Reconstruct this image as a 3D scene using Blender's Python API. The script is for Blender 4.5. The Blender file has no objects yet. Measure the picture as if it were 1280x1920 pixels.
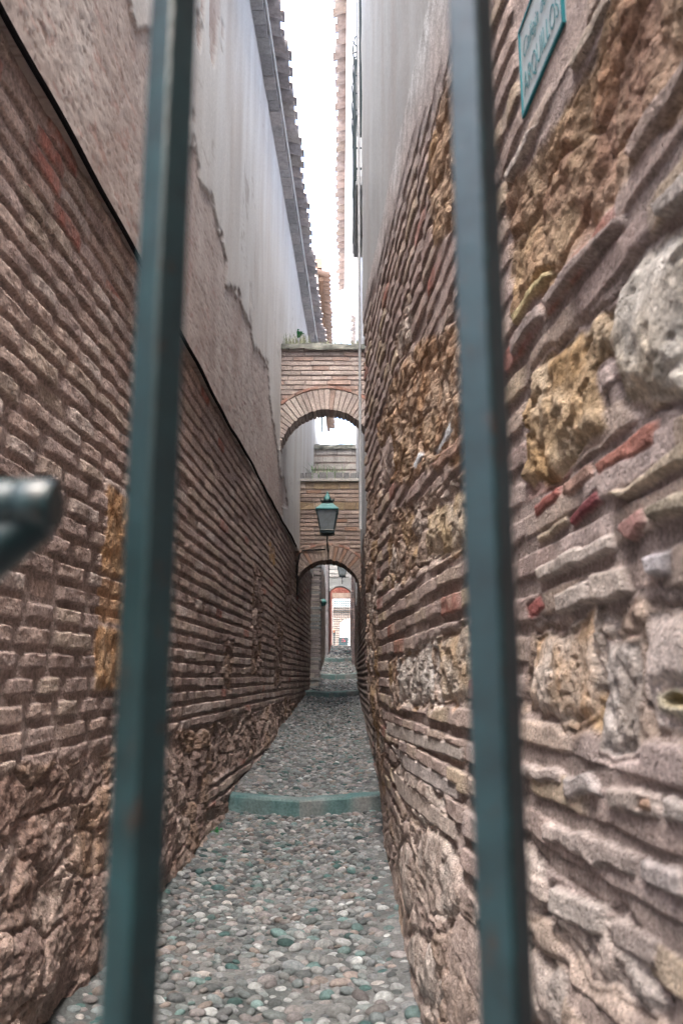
import bpy, math, random
import numpy as np
from mathutils import Vector, Matrix
random.seed(7); rng = np.random.default_rng(7)
scene = bpy.context.scene
COL = scene.collection
CAMZ = 1.10                      # height of the camera above the street datum
PITCH = math.radians(11.33); CP, SP = math.cos(PITCH), math.sin(PITCH)
FPX = 1547.0

# ---------------------------------------------------------------- survey: photo points -> metres on a wall
def on_wall(px, py, a, b):       # wall plane x = a + b*y ; returns (distance along alley, height over camera)
    u, v = (px-640)/FPX, (960-py)/FPX
    t = a/(u-b*(CP-v*SP))
    return t*(CP-v*SP), t*(SP+v*CP)
LA, LB = -0.980, 0.0317          # left wall
RA, RB = 0.467, -0.0666          # right wall (upper part)
def LW(*pts): return [on_wall(x, y, LA, LB) for x, y in pts]
def RW(*pts): return [on_wall(x, y, RA, RB) for x, y in pts]

# ---------------------------------------------------------------- numpy noise
def hsh(ix, iy, seed):
    ix = np.asarray(ix).astype(np.int64); iy = np.asarray(iy).astype(np.int64)
    h = (ix*374761393 + iy*668265263 + seed*2246822519) & 0xffffffff
    h = ((h ^ (h >> 13))*1274126177) & 0xffffffff
    h = ((h ^ (h >> 15))*2654435761) & 0xffffffff
    h = h ^ (h >> 16)
    return (h & 0xffffff)/float(0x1000000)
def vnoise(x, y, seed=0):
    x = np.asarray(x, float); y = np.asarray(y, float)
    ix = np.floor(x); iy = np.floor(y); fx = x-ix; fy = y-iy
    fx = fx*fx*(3-2*fx); fy = fy*fy*(3-2*fy)
    a = hsh(ix, iy, seed); b = hsh(ix+1, iy, seed); c = hsh(ix, iy+1, seed); d = hsh(ix+1, iy+1, seed)
    return (a*(1-fx)+b*fx)*(1-fy)+(c*(1-fx)+d*fx)*fy
def fbm(x, y, o=4, seed=0):
    s = 0; a = .5; n = 0
    for k in range(o):
        s = s + a*vnoise(x*2**k+17.3*k, y*2**k-9.1*k, seed+k); n += a; a *= .5
    return s/n*2-1
def voro(x, y, seed=0, jit=.9):
    ix = np.floor(x); iy = np.floor(y)
    f1 = np.full(x.shape, 9.); f2 = np.full(x.shape, 9.); idv = np.zeros(x.shape)
    for dx in (-1, 0, 1):
        for dy in (-1, 0, 1):
            cx = ix+dx; cy = iy+dy
            px = cx+.5+jit*(hsh(cx, cy, seed)-.5); py = cy+.5+jit*(hsh(cx, cy, seed+1)-.5)
            d = np.hypot(x-px, y-py)
            m = d < f1
            f2 = np.where(m, f1, np.minimum(f2, d)); idv = np.where(m, hsh(cx, cy, seed+2), idv); f1 = np.where(m, d, f1)
    return f1, f2, idv
def sst(a, b, x):
    t = np.clip((x-a)/(b-a), 0, 1); return t*t*(3-2*t)
def poly_sd(x, y, poly):         # signed distance, positive inside
    d = np.full(x.shape, 1e9); ins = np.zeros(x.shape, bool); n = len(poly)
    for i in range(n):
        x0, y0 = poly[i]; x1, y1 = poly[(i+1) % n]
        ex, ey = x1-x0, y1-y0
        t = np.clip(((x-x0)*ex+(y-y0)*ey)/(ex*ex+ey*ey+1e-12), 0, 1)
        d = np.minimum(d, np.hypot(x-x0-t*ex, y-y0-t*ey))
        c = (y0 > y) != (y1 > y)
        with np.errstate(divide='ignore', invalid='ignore'):
            ins ^= c & (x < (x1-x0)*(y-y0)/(y1-y0+1e-15)+x0)
    return np.where(ins, d, -d)
def mixc(a, b, m): return a*(1-m[..., None])+b*m[..., None]
def C(*c): return np.array(c, float)

# ---------------------------------------------------------------- materials
def new_mat(name):
    m = bpy.data.materials.new(name); m.use_nodes = True
    nt = m.node_tree; b = nt.nodes['Principled BSDF']
    return m, nt, b
def N(nt, t, **kw):
    n = nt.nodes.new(t)
    for k, v in kw.items():
        if k in n.inputs: n.inputs[k].default_value = v
        else: setattr(n, k, v)
    return n
def masonry(name, scale=60, bump=.5, dist=.004, rough=.92, mott=.35, tint=(1, 1, 1), attr=True, base=(.3, .25, .22), streak=False, pits=0.0):
    m, nt, b = new_mat(name); L = nt.links.new
    tc = N(nt, 'ShaderNodeTexCoord')
    if attr:
        a = N(nt, 'ShaderNodeAttribute', attribute_name='Col'); src = a.outputs['Color']
    else:
        a = N(nt, 'ShaderNodeRGB'); a.outputs[0].default_value = (*base, 1); src = a.outputs[0]
    n1 = N(nt, 'ShaderNodeTexNoise', Scale=scale, Detail=6, Roughness=.7)
    n2 = N(nt, 'ShaderNodeTexNoise', Scale=scale/9, Detail=5, Roughness=.6)
    L(tc.outputs['Object'], n1.inputs['Vector'])
    if streak:
        mp = N(nt, 'ShaderNodeMapping'); mp.inputs['Scale'].default_value = (1, 1, .12)
        L(tc.outputs['Object'], mp.inputs['Vector']); L(mp.outputs[0], n2.inputs['Vector'])
    else: L(tc.outputs['Object'], n2.inputs['Vector'])
    mr = N(nt, 'ShaderNodeMapRange'); mr.inputs['From Min'].default_value = .3; mr.inputs['From Max'].default_value = .7
    mr.inputs['To Min'].default_value = 1-mott; mr.inputs['To Max'].default_value = 1+mott
    L(n1.outputs['Fac'], mr.inputs['Value'])
    mr2 = N(nt, 'ShaderNodeMapRange'); mr2.inputs['From Min'].default_value = .3; mr2.inputs['From Max'].default_value = .7
    mr2.inputs['To Min'].default_value = 1-mott*.6; mr2.inputs['To Max'].default_value = 1+mott*.6
    L(n2.outputs['Fac'], mr2.inputs['Value'])
    mu = N(nt, 'ShaderNodeMath', operation='MULTIPLY'); L(mr.outputs[0], mu.inputs[0]); L(mr2.outputs[0], mu.inputs[1])
    vm = N(nt, 'ShaderNodeVectorMath', operation='SCALE'); L(src, vm.inputs[0]); L(mu.outputs[0], vm.inputs['Scale'])
    vt = N(nt, 'ShaderNodeVectorMath', operation='MULTIPLY'); vt.inputs[1].default_value = tint; L(vm.outputs[0], vt.inputs[0])
    L(vt.outputs[0], b.inputs['Base Color'])
    b.inputs['Roughness'].default_value = rough; b.inputs['Specular IOR Level'].default_value = .25
    bp = N(nt, 'ShaderNodeBump', Strength=bump, Distance=dist)
    L(n1.outputs['Fac'], bp.inputs['Height']); L(bp.outputs[0], b.inputs['Normal'])
    if pits:
        v = N(nt, 'ShaderNodeTexVoronoi', Scale=scale*.9); L(tc.outputs['Object'], v.inputs['Vector'])
        m3 = N(nt, 'ShaderNodeMapRange'); m3.inputs['From Min'].default_value = .1; m3.inputs['From Max'].default_value = .35
        L(v.outputs['Distance'], m3.inputs['Value'])
        bp2 = N(nt, 'ShaderNodeBump', Strength=pits, Distance=dist*1.5)
        L(m3.outputs[0], bp2.inputs['Height']); L(bp.outputs[0], bp2.inputs['Normal']); L(bp2.outputs[0], b.inputs['Normal'])
    return m
def paint(name, col, rough=.4, metal=0., mott=.25, scale=30, bump=.15, spec=.5):
    m = masonry(name, scale, bump, .0015, rough, mott, attr=False, base=col)
    b = m.node_tree.nodes['Principled BSDF']; b.inputs['Metallic'].default_value = metal; b.inputs['Specular IOR Level'].default_value = spec
    return m
M = {}
M['brickL'] = masonry('old_brick', 66, .9, .008, mott=.5, pits=.4, tint=(1.24, 1.20, 1.20))
M['stoneR'] = masonry('old_masonry', 115, .9, .007, mott=.5, pits=.5, tint=(1.18, 1.17, 1.17))
M['plaster'] = masonry('lime_plaster', 50, .45, .004, mott=.13, streak=True)
M['brickF'] = masonry('arch_brick', 60, .7, .006, mott=.35)
M['pebble'] = masonry('river_pebble', 70, .45, .003, rough=.75, mott=.42)
M['bed'] = masonry('path_mortar', 90, .8, .006, mott=.35)
M['kerb'] = masonry('kerb_stone', 60, .5, .004, mott=.35)
M['tile'] = masonry('clay_tile', 30, .4, .004, mott=.25)
M['warm'] = masonry('warm_clay', 30, .4, .004, mott=.3, tint=(.46, .39, .34))
M['iron'] = paint('painted_iron', (.010, .034, .038), rough=.42, mott=.5, scale=40, bump=.5, spec=.7)
M['darkiron'] = paint('dark_iron', (.012, .03, .035), rough=.5)
M['verdigris'] = paint('teal_metal', (.05, .19, .19), rough=.5)
M['lampglass'] = paint('cloudy_glass', (.18, .21, .23), rough=.15, mott=.3, scale=8)
M['white'] = paint('white_paint', (.78, .79, .78), rough=.7, mott=.08)
M['enamel'] = paint('glazed_tile', (.42, .50, .53), rough=.3, mott=.2)
M['teal'] = paint('teal_glaze', (.02, .19, .22), rough=.25, mott=.1)
M['green'] = paint('leaf_green', (.03, .22, .07), rough=.6)
M['dry'] = paint('dry_grass', (.30, .32, .22), rough=.8)
M['weed'] = paint('pale_weed', (.16, .26, .13), rough=.8)
M['cable'] = paint('black_cable', (.012, .012, .014), rough=.95, spec=.1)
M['zinc'] = paint('zinc_pipe', (.36, .38, .40), rough=.5, mott=.2)
M['red'] = paint('red_badge', (.35, .03, .05), rough=.5)
M['street'] = masonry('street_paving', 20, .4, .004, mott=.2, attr=False, base=(.2, .19, .18))

m_ = M['iron']; nt_ = m_.node_tree; b_ = nt_.nodes['Principled BSDF']; src_ = b_.inputs['Base Color'].links[0].from_socket
tc_ = N(nt_, 'ShaderNodeTexCoord'); mp_ = N(nt_, 'ShaderNodeMapping'); mp_.inputs['Scale'].default_value = (1, 1, .35)
ns_ = N(nt_, 'ShaderNodeTexNoise', Scale=150, Detail=6, Roughness=.7); rr_ = N(nt_, 'ShaderNodeMapRange')
rr_.inputs['From Min'].default_value = .60; rr_.inputs['From Max'].default_value = .66
mx_ = N(nt_, 'ShaderNodeMix', data_type='RGBA'); mx_.inputs['B'].default_value = (.045, .025, .016, 1)
nt_.links.new(tc_.outputs['Object'], mp_.inputs[0]); nt_.links.new(mp_.outputs[0], ns_.inputs['Vector']); nt_.links.new(ns_.outputs['Fac'], rr_.inputs['Value'])
nt_.links.new(rr_.outputs[0], mx_.inputs['Factor']); nt_.links.new(src_, mx_.inputs['A']); nt_.links.new(mx_.outputs['Result'], b_.inputs['Base Color'])
# ---------------------------------------------------------------- object helpers
def link(name, me, mat, parent=None):
    o = bpy.data.objects.new(name, me); COL.objects.link(o)
    if mat is not None: me.materials.append(mat)
    if parent is not None: o.parent = parent
    return o
def tag(o, label=None, cat=None, group=None, kind=None):
    if label: o['label'] = label
    if cat: o['category'] = cat
    if group: o['group'] = group
    if kind: o['kind'] = kind
    return o
def empty(name, label, cat, group=None, loc=(0, 0, 0)):
    o = bpy.data.objects.new(name, None); COL.objects.link(o); o.empty_display_size = .1; o.location = loc
    return tag(o, label, cat, group)
def grid_mesh(name, P, colr, mat, parent=None, flip=False):
    r, c, _ = P.shape
    me = bpy.data.meshes.new(name)
    idx = np.arange(r*c).reshape(r, c)
    q = np.stack([idx[:-1, :-1], idx[:-1, 1:], idx[1:, 1:], idx[1:, :-1]], -1).reshape(-1, 4)
    if flip: q = q[:, ::-1]
    me.vertices.add(r*c); me.vertices.foreach_set('co', P.reshape(-1).astype(np.float32))
    nq = len(q); me.loops.add(nq*4); me.loops.foreach_set('vertex_index', q.reshape(-1).astype(np.int32))
    me.polygons.add(nq); me.polygons.foreach_set('loop_start', (np.arange(nq)*4).astype(np.int32))
    me.polygons.foreach_set('use_smooth', np.ones(nq, bool))
    me.update(calc_edges=True); me.validate()
    if colr is not None:
        at = me.color_attributes.new('Col', 'FLOAT_COLOR', 'POINT')
        cc = np.ones((r*c, 4), np.float32); cc[:, :3] = np.clip(colr.reshape(-1, 3), 0, 1)
        at.data.foreach_set('color', cc.reshape(-1))
    return link(name, me, mat, parent)
class MB:
    def __init__(s): s.v = []; s.f = []; s.c = []; s.sm = []
    def add(s, vs, fs, col=(.3, .25, .22), smooth=False):
        n = len(s.v); s.v += [tuple(p) for p in vs]; s.f += [tuple(i+n for i in f) for f in fs]
        s.c += [tuple(col)]*len(vs); s.sm += [smooth]*len(fs)
    def box(s, a, b, col=(.3, .25, .22), jit=0., rot=None, bev=0.):
        x0, y0, z0 = a; x1, y1, z1 = b
        vs = [(x0, y0, z0), (x1, y0, z0), (x1, y1, z0), (x0, y1, z0), (x0, y0, z1), (x1, y0, z1), (x1, y1, z1), (x0, y1, z1)]
        if jit: vs = [tuple(p+random.uniform(-jit, jit) for p in v) for v in vs]
        if rot is not None: vs = [tuple(rot @ Vector(v)) for v in vs]
        s.add(vs, [(0, 3, 2, 1), (4, 5, 6, 7), (0, 1, 5, 4), (1, 2, 6, 5), (2, 3, 7, 6), (3, 0, 4, 7)], col)
    def tube(s, pts, r, n=8, col=(.3, .3, .3), cap=True):
        pts = [Vector(p) for p in pts]; rings = []
        rr = r if isinstance(r, (list, tuple)) else [r]*len(pts)
        for i, p in enumerate(pts):
            d = (pts[min(i+1, len(pts)-1)]-pts[max(i-1, 0)]).normalized()
            u = d.cross(Vector((0, 0, 1)) if abs(d.z) < .9 else Vector((1, 0, 0))).normalized(); w = d.cross(u)
            rings.append([p+u*rr[i]*math.cos(2*math.pi*k/n)+w*rr[i]*math.sin(2*math.pi*k/n) for k in range(n)])
        vs = [q for g in rings for q in g]; fs = []
        for i in range(len(pts)-1):
            for k in range(n): fs.append((i*n+k, i*n+(k+1) % n, (i+1)*n+(k+1) % n, (i+1)*n+k))
        s.add(vs, fs, col, n > 6)
        if cap: s.add(rings[0]+rings[-1], [tuple(range(n))[::-1], tuple(n+k for k in range(n))], col, False)
    def lathe(s, prof, c=(0, 0, 0), n=16, col=(.3, .3, .3), sq=False):   # prof: (r, z)
        vs = []; fs = []
        for r, z in prof:
            for k in range(n):
                a = 2*math.pi*(k+.5)/n
                q = math.sqrt(2) if sq else 1
                vs.append((c[0]+r*q*math.cos(a), c[1]+r*q*math.sin(a), c[2]+z))
        for i in range(len(prof)-1):
            for k in range(n): fs.append((i*n+k, i*n+(k+1) % n, (i+1)*n+(k+1) % n, (i+1)*n+k))
        fs += [tuple(range(n))[::-1], tuple((len(prof)-1)*n+k for k in range(n))]
        s.add(vs, fs, col, not sq)
    def build(s, name, mat, parent=None, bevel=0.):
        me = bpy.data.meshes.new(name); me.from_pydata(s.v, [], s.f); me.update()
        at = me.color_attributes.new('Col', 'FLOAT_COLOR', 'POINT')
        at.data.foreach_set('color', np.hstack([np.clip(np.array(s.c, np.float32), 0, 1), np.ones((len(s.c), 1), np.float32)]).reshape(-1))
        me.polygons.foreach_set('use_smooth', np.array(s.sm, bool))
        o = link(name, me, mat, parent)
        if bevel:
            md = o.modifiers.new('bevel', 'BEVEL'); md.width = bevel; md.segments = 2; md.limit_method = 'ANGLE'
        return o

# ---------------------------------------------------------------- masonry height maps (s = along wall, h = height)
DUST = C(.375, .315, .295)
def brick_map(s, h, seed, pitch=.075, L=.27, fill=.60, depth=.02, wob=.012, red=.05, pal=None, jn=.12):
    """returns height (m, 0 at the mortar), colour, brick mask"""
    hw = h + wob*fbm(s*.55, h*.7, 2, seed+1)+.003*fbm(s*2.2, h*5, 2, seed+2)
    ci = np.floor(hw/pitch); t = hw/pitch-ci
    off = hsh(ci, ci*0, seed+3)*5
    ln = L*(.8+.45*hsh(ci, ci*0+3, seed+4))
    sj = s/ln+off+.18*fbm(s*3, ci*3.1, 2, seed+5)
    bi = np.floor(sj); u = sj-bi
    rid = hsh(bi, ci, seed+6); rid2 = hsh(bi, ci, seed+7); rid3 = hsh(bi, ci, seed+8)
    ed = .016*fbm(s*15, h*30, 4, seed+9)/pitch*.36
    fl = fill*(.86+.26*rid3)
    tl = (t-(1-fl))+ed
    slope = (rid2-.5)*.16*(u-.5)+(rid-.5)*.05
    vprof = sst(-.01, .06, tl+slope)*sst(1.0, .94, t+ed)
    jw = .026/ln
    uprof = sst(0, jw*1.6, u-jw*.3+ed*.25)*sst(1, 1-jw*1.6, u+jw*.3-ed*.25)
    uprof = jn+(1-jn)*uprof
    m = vprof*uprof
    er = np.clip(fbm(s*1.7, h*2.1, 3, seed+10)*.9+.55, 0, 1)
    P = depth*(.80+.35*rid)*(.65+.35*er)
    P = P*np.where(rid2 > .965, .15, 1)
    hh = P*m + .0020*fbm(s*24, h*44, 4, seed+11)*(.6+m) + .002*fbm(s*4, h*7, 3, seed+12)
    pal = pal or [C(.37, .30, .27), C(.33, .275, .26), C(.43, .355, .32), C(.28, .225, .21), C(.41, .37, .35), C(.35, .30, .26)]
    c = np.zeros(s.shape+(3,))
    k = np.floor(rid*len(pal)).astype(int)
    for i, p in enumerate(pal): c[k == i] = p
    dust = np.clip(.35+.5*fbm(s*5, h*6, 4, seed+13), 0, 1)
    c = mixc(c, DUST*1.03, dust*.6)
    rm = (rid3 > 1-red)
    c[rm] = mixc(C(.33, .155, .13)+0*c[rm], c[rm], np.clip(.3+.6*fbm(s[rm]*25, h[rm]*25, 2, seed+15), 0, .8))
    mort = DUST*.76+0*c  # mortar colour darkened to stand for the shadow in the grooves
    c = mixc(mort, c, np.clip(m*1.1, 0, 1))
    return hh, c, m
def rubble_map(s, h, seed, sx=.16, sy=.13, depth=.035, pal=None, jag=1.):
    ws = s+.07*fbm(s*4.5, h*7, 4, seed); wh = h+.05*fbm(s*4.5, h*7, 4, seed+5)
    f1, f2, idv = voro(ws/sx, wh/sy, seed)
    e = f2-f1
    m = sst(.0, .16, e+.10*fbm(s*18, h*18, 3, seed+6))
    f1b, f2b, idb = voro(ws/sx*2.7, wh/sy*2.7, seed+31)
    mb = sst(0, .2, f2b-f1b)
    rd = 1-np.abs(fbm(s*5, h*6, 4, seed+7))*2
    jag = .5
    hh = depth*(.5*m*(.5+.6*idv)+.2*mb*idb) + jag*(.016*rd-.012+.020*fbm(s*14, h*18, 5, seed+8)+.012*fbm(s*45, h*50, 3, seed+9))
    pal = pal or [C(.33, .26, .22), C(.30, .24, .215), C(.36, .27, .19), C(.28, .20, .17), C(.38, .33, .29)]
    c = np.zeros(s.shape+(3,)); k = np.floor((idv*7.13 % 1)*len(pal)).astype(int)
    for i, p in enumerate(pal): c[k == i] = p
    c = mixc(c, C(.37, .31, .28)+0*c, np.clip(.35+1.1*fbm(s*8, h*11, 4, seed+9), 0, 1)*.7)
    c = mixc(c, C(.22, .165, .14)+0*c, sst(.05, .5, fbm(s*16, h*9, 4, seed+12))*.7)
    c = c*(1+.45*fbm(s*40, h*34, 4, seed+10))[..., None]
    c = mixc(DUST*.8+0*c, c, .6+.4*m)
    return hh, c, m
def spaced(a, b, ds):            # ds(x) step function
    out = [a]
    while out[-1] < b: out.append(out[-1]+ds(out[-1]))
    out[-1] = b
    return np.array(out)

# ---------------------------------------------------------------- LEFT HOUSE
left = empty('house', 'tall left house with eroded brick courses under a dark ledge and peeling white plaster', 'house')
LEDGE = 1.70; LEND = 14.3; EAVE = 5.42
def lx(D): return LA+LB*D
Dv = spaced(.25, LEND, lambda d: .03 if d < 1.6 else min(.03, .0048*(d/2.1)**2))
Hv = spaced(-1.25, LEDGE, lambda h: .0042)
S, H = np.meshgrid(Dv, Hv)
JN = np.clip(.08+.45*sst(.55, 1.05, H)+.40*sst(3.4, 5.2, S), 0, .75)
hb, cb, mb = brick_map(S, H, 11, pitch=.0735, L=.25, fill=.70, depth=.0165, wob=.007, red=.02, jn=JN)
# upper rows keep more of their red brick
rt = sst(1.25, 1.6, H)*sst(4.2, 2.0, S)
hb2, cb2, _ = brick_map(S, H, 11, pitch=.0735, L=.25, fill=.70, depth=.0165, wob=.007, red=.30, jn=JN)
cb = mixc(cb, cb2, (rt > .35).astype(float))
hr, cr, mr_ = rubble_map(S, H, 23, .28, .14, .030, pal=[C(.24, .185, .165), C(.21, .16, .145), C(.25, .18, .135), C(.20, .145, .125), C(.29, .24, .215)])
lim = -.27+.05*fbm(S*1.2, H*0, 2, 41)+.02*fbm(S*9, H*9, 2, 42)
rm = sst(.02, -.02, H-lim)
band = sst(-.60, -.63, H+.02*fbm(S*3, H, 2, 43))*sst(-.78, -.75, H+.02*fbm(S*3, H, 2, 43))*sst(4.8, 5.4, S)
rm = rm*(1-band)
# rubble panels set among the courses, farther along
for (s0, s1, h0, h1, sd) in [(6.9, 7.6, .0, .95, 1), (8.7, 9.6, -.1, .62, 2), (9.8, 10.6, .75, 1.3, 3), (5.7, 6.0, -.1, .25, 4)]:
    w = .03*fbm(S*8, H*8, 2, 50+sd)
    rm = np.maximum(rm, sst(-.01, .02, np.minimum(np.minimum(S-s0, s1-S)*.5, np.minimum(H-h0, h1-H))+w))
# a darker sloping buttress-like bulge low on the wall
hh = hb*(1-rm)+(hr-.004)*rm
cc = mixc(cb, cr, rm)
# deep eroded look of the far courses: stronger grooves
# rust-ochre stone quoin near the gate
q0, q1 = 2.98, 3.36
qw = .02*fbm(S*9, H*9, 2, 60)
qm = sst(0, .02, np.minimum(S-q0, q1-S)+qw)*(sst(-.06, -.03, H+qw)*sst(.20, .17, H)+sst(.36, .39, H+qw)*sst(.72, .69, H+qw))
oc = mixc(C(.33, .185, .075)+0*cc, C(.38, .27, .16)+0*cc, np.clip(.5+fbm(S*22, H*16, 3, 61), 0, 1))
oc = oc*(1+.3*fbm(S*50, H*50, 2, 62))[..., None]
cc = mixc(cc, oc, qm*.82); hh = hh*(1-qm)+qm*(.014+.012*fbm(S*20, H*16, 4, 63))
qb = sst(0, .02, np.minimum(S-q0, q1-S)+qw)*sst(.19, .21, H)*sst(.37, .35, H)
cc = mixc(cc, C(.38, .25, .15)+0*cc, qb*.8)
# ochre patch under the ledge
for (sa, sb, ha, hb_) in [(3.35, 3.95, 1.42, 1.68), (7.9, 8.5, 1.1, 1.32)]:
    w = .05*fbm(S*6, H*6, 3, 70)
    pm = sst(0, .05, np.minimum(np.minimum(S-sa, sb-S), np.minimum(H-ha, hb_-H))+w)
    cc = mixc(cc, C(.42, .27, .12)+0*cc, pm*np.clip(.6+fbm(S*20, H*20, 3, 71), 0, 1)); hh = hh*(1-pm)+pm*.01*(1+fbm(S*25, H*25, 3, 72))
bulge = .03*fbm(S*.55, H*.9, 3, 80)+.02*sst(-.3, -1.0, H)+.05*sst(-.25, -.75, H)*(.5+.5*fbm(S*1.4, H*2.5, 3, 81))+.03*sst(-.2, -.4, H)*fbm(S*2.2, H*4, 4, 83)
# vertical end seams every few metres where building lifts meet
P = np.zeros(S.shape+(3,)); P[..., 0] = lx(S)+bulge+hh; P[..., 1] = S; P[..., 2] = H+CAMZ
grid_mesh('brick_wall', P, cc, M['brickL'], left)

# plaster above the ledge, with the skim coat fallen away in patches
Dv = spaced(.25, LEND, lambda d: .04 if d < 1.6 else min(.04, .0075*(d/2.1)**2+.002))
Hv = np.concatenate([spaced(LEDGE-.006, 4.2, lambda h: .0095), np.linspace(4.22, EAVE, 60)])
S, H = np.meshgrid(Dv, Hv)
edge = LW((60, -400), (150, -220), (232, 5), (246, 60), (268, 70), (292, 88), (330, 170), (352, 345), (378, 352), (392, 400), (401, 430), (412, 530), (427, 535), (450, 590), (470, 640), (490, 690), (500, 760), (512, 850), (520, 885), (534, 960), (520, 960))
ex = [e[0] for e in edge]; ey = [e[1] for e in edge]
poly = [(0.0, 5.0)]+edge+[(9.6, 1.2), (0.0, 1.2)]
w1 = .22*fbm(S*2.2, H*1.5, 4, 90); w2 = .15*fbm(S*7, H*5, 5, 91)
sd = poly_sd(S+w1+w2, H+w1*.6+w2, poly)
exp_ = sst(-.006, .006, sd)     # 1 where the skim coat is missing
w3 = fbm(S*.9, H*.5, 4, 95)+.35*fbm(S*5, H*2.6, 4, 96)
exp_ = np.maximum(exp_, sst(.36, .37, w3)*sst(4.8, 4.0, H)*sst(7, 5, S))
skim = C(.63, .655, .675)+0*P[:1, :1].sum()
cs = np.zeros(S.shape+(3,))+C(.58, .575, .565)
st = fbm(S*4, H*.6, 4, 97)
cs = mixc(cs, C(.47, .435, .41)+0*cs, np.clip(st*1.0+.5*fbm(S*2, H*1.5, 4, 197), 0, .8))
cs = mixc(cs, C(.66, .67, .67)+0*cs, np.clip(-st*1.1, 0, .8))
near_edge = sst(-.35, 0, sd)*(sd < 0)
cs = mixc(cs, C(.50, .45, .43)+0*cs, near_edge*.5*np.clip(.6+fbm(S*6, H*3, 3, 98), 0, 1))
cr_ = np.zeros(S.shape+(3,))+C(.46, .40, .375)
cr_ = mixc(cr_, C(.36, .29, .265)+0*cs, np.clip(.2+fbm(S*5, H*4, 4, 99), 0, 1))
cr_ = mixc(cr_, C(.54, .50, .48)+0*cs, np.clip(fbm(S*3, H*2, 4, 100)*1.3, 0, 1))
spot = sst(.30, .45, fbm(S*14, H*30, 3, 101)); cr_ = mixc(cr_, C(.34, .15, .12)+0*cs, spot*.35*sst(3, 2, H))
pit = sst(.22, .5, fbm(S*48, H*95, 3, 102)); 
hh = (1-exp_)*.013+.0025*fbm(S*12, H*5, 3, 103)*(1-exp_)+exp_*(.0025*fbm(S*16, H*20, 4, 104)-.002*pit+.0015*fbm(S*60, H*60, 2, 105))
cr_ = mixc(cr_, C(.25, .20, .18)+0*cs, pit*.7)
crk = sst(.025, .0, np.abs(fbm(S*1.6+.4*fbm(S*6, H*6, 3, 141), H*1.1, 3, 140)))*sst(.0, .25, fbm(S*.8, H*.8, 2, 142)); cs = mixc(cs, C(.30, .27, .25)+0*cs, crk*.55)
cc = mixc(cs, cr_, exp_)
rim = np.exp(-(sd/.012)**2)
cc = mixc(cc, C(.32, .24, .21)+0*cs, rim*.6*sst(-.1, .3, fbm(S*3, H*3, 2, 106)+.2))
P = np.zeros(S.shape+(3,)); P[..., 0] = lx(S)+.034+.015*fbm(S*.5, H*.6, 3, 107)+hh; P[..., 1] = S; P[..., 2] = H+CAMZ
P = np.concatenate([P[:1]*1., P]); P[0, :, 0] -= .16; cc = np.concatenate([cc[:1], cc])
grid_mesh('plaster_wall', P, cc, M['plaster'], left)
# underside of the plaster and the thin black line that runs along it
mb_ = MB(); ds = np.linspace(.25, LEND, 60)
for a, b in zip(ds[:-1], ds[1:]): mb_.box((lx(a)-.12, a, LEDGE+.0+CAMZ), (lx(a)+.004, b, LEDGE+.02+CAMZ), DUST)
mb_.build('ledge', M['brickL'], left)
mb_ = MB(); pts = [(lx(d)+.052+.004*math.sin(d*2.1), d, LEDGE-.016+.006*math.sin(d*3.3)+.004*math.sin(d*9)+CAMZ) for d in np.linspace(.3, 10.7, 90)]
mb_.tube(pts, .0105, 6, (.02, .02, .02)); tag(mb_.build('cable', M['cable']), 'thin black line running along the ledge between the left brick courses and plaster', 'cable')

def tile_roof(parent, xw, out, zed, d0, d1, side, mat, drop=.09, pitch=.205, seed=0):
    """row of curved clay tiles overhanging an eave; side=+1 overhangs towards +x"""
    r = random.Random(seed); mb = MB(); d = d0
    while d < d1:
        w = pitch*.5; n = 8; tn = .012
        xo = xw+side*(out-.028+r.uniform(-.015, .02)); xi = xw-side*.9
        tilt = r.uniform(-.02, .02); base = r.choice([(.42, .37, .355), (.45, .40, .385), (.38, .345, .335), (.43, .39, .36), (.40, .37, .365)])
        gg = r.uniform(.85, 1.12)
        for up in (0, 1):
            vs = []; fs = []
            dd = d+(pitch/2 if up else 0)
            xe = xo+side*(.022 if up else 0)
            rr = w*(.62 if up else .92)
            for (x, zz) in ((xe, zed-drop*.25), (xi, zed+.28)):
                for lay in (0, 1):
                    for k in range(n+1):
                        a = math.pi*k/n
                        R = rr-lay*tn
                        y = dd+R*math.cos(a)+tilt*(x-xe)
                        z = zz+(R*math.sin(a)*.62+.030 if up else -R*math.sin(a)*.80+.03)
                        vs.append((x, y, z))
            m = n+1
            for k in range(n):
                fs += [(k, k+1, 2*m+k+1, 2*m+k), (m+k+1, m+k, 3*m+k, 3*m+k+1), (k+1, k, m+k, m+k+1)]
            mb.add(vs, fs, [c*gg for c in base], True)
        d += pitch
    mb.box((xw-side*5.0 if side > 0 else xw, d0-.1, zed+.10), (xw if side > 0 else xw-side*5.0, d1, zed+.32), (.3, .25, .22))
    return mb.build('roof', mat, parent)
# eave of the left house
segs = np.linspace(.3, 12.6, 26)
tile_roof(left, -.78+.02, .24+.03, EAVE+.16+CAMZ, .3, 6.5, 1, M['tile'], seed=1)
r2 = MB()
def eave_run(parent, d0, d1, n, z, k=0):
    ds = np.linspace(d0, d1, n+1)
    for i in range(n):
        a, b = ds[i], ds[i+1]; o = tile_roof(parent, lx((a+b)/2)+.03, .27, z, a, b-.02, 1, M['tile'], seed=10+i+k)
        yield o
objs = list(eave_run(left, 6.5, 13.9, 6, EAVE+.16+CAMZ))
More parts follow.
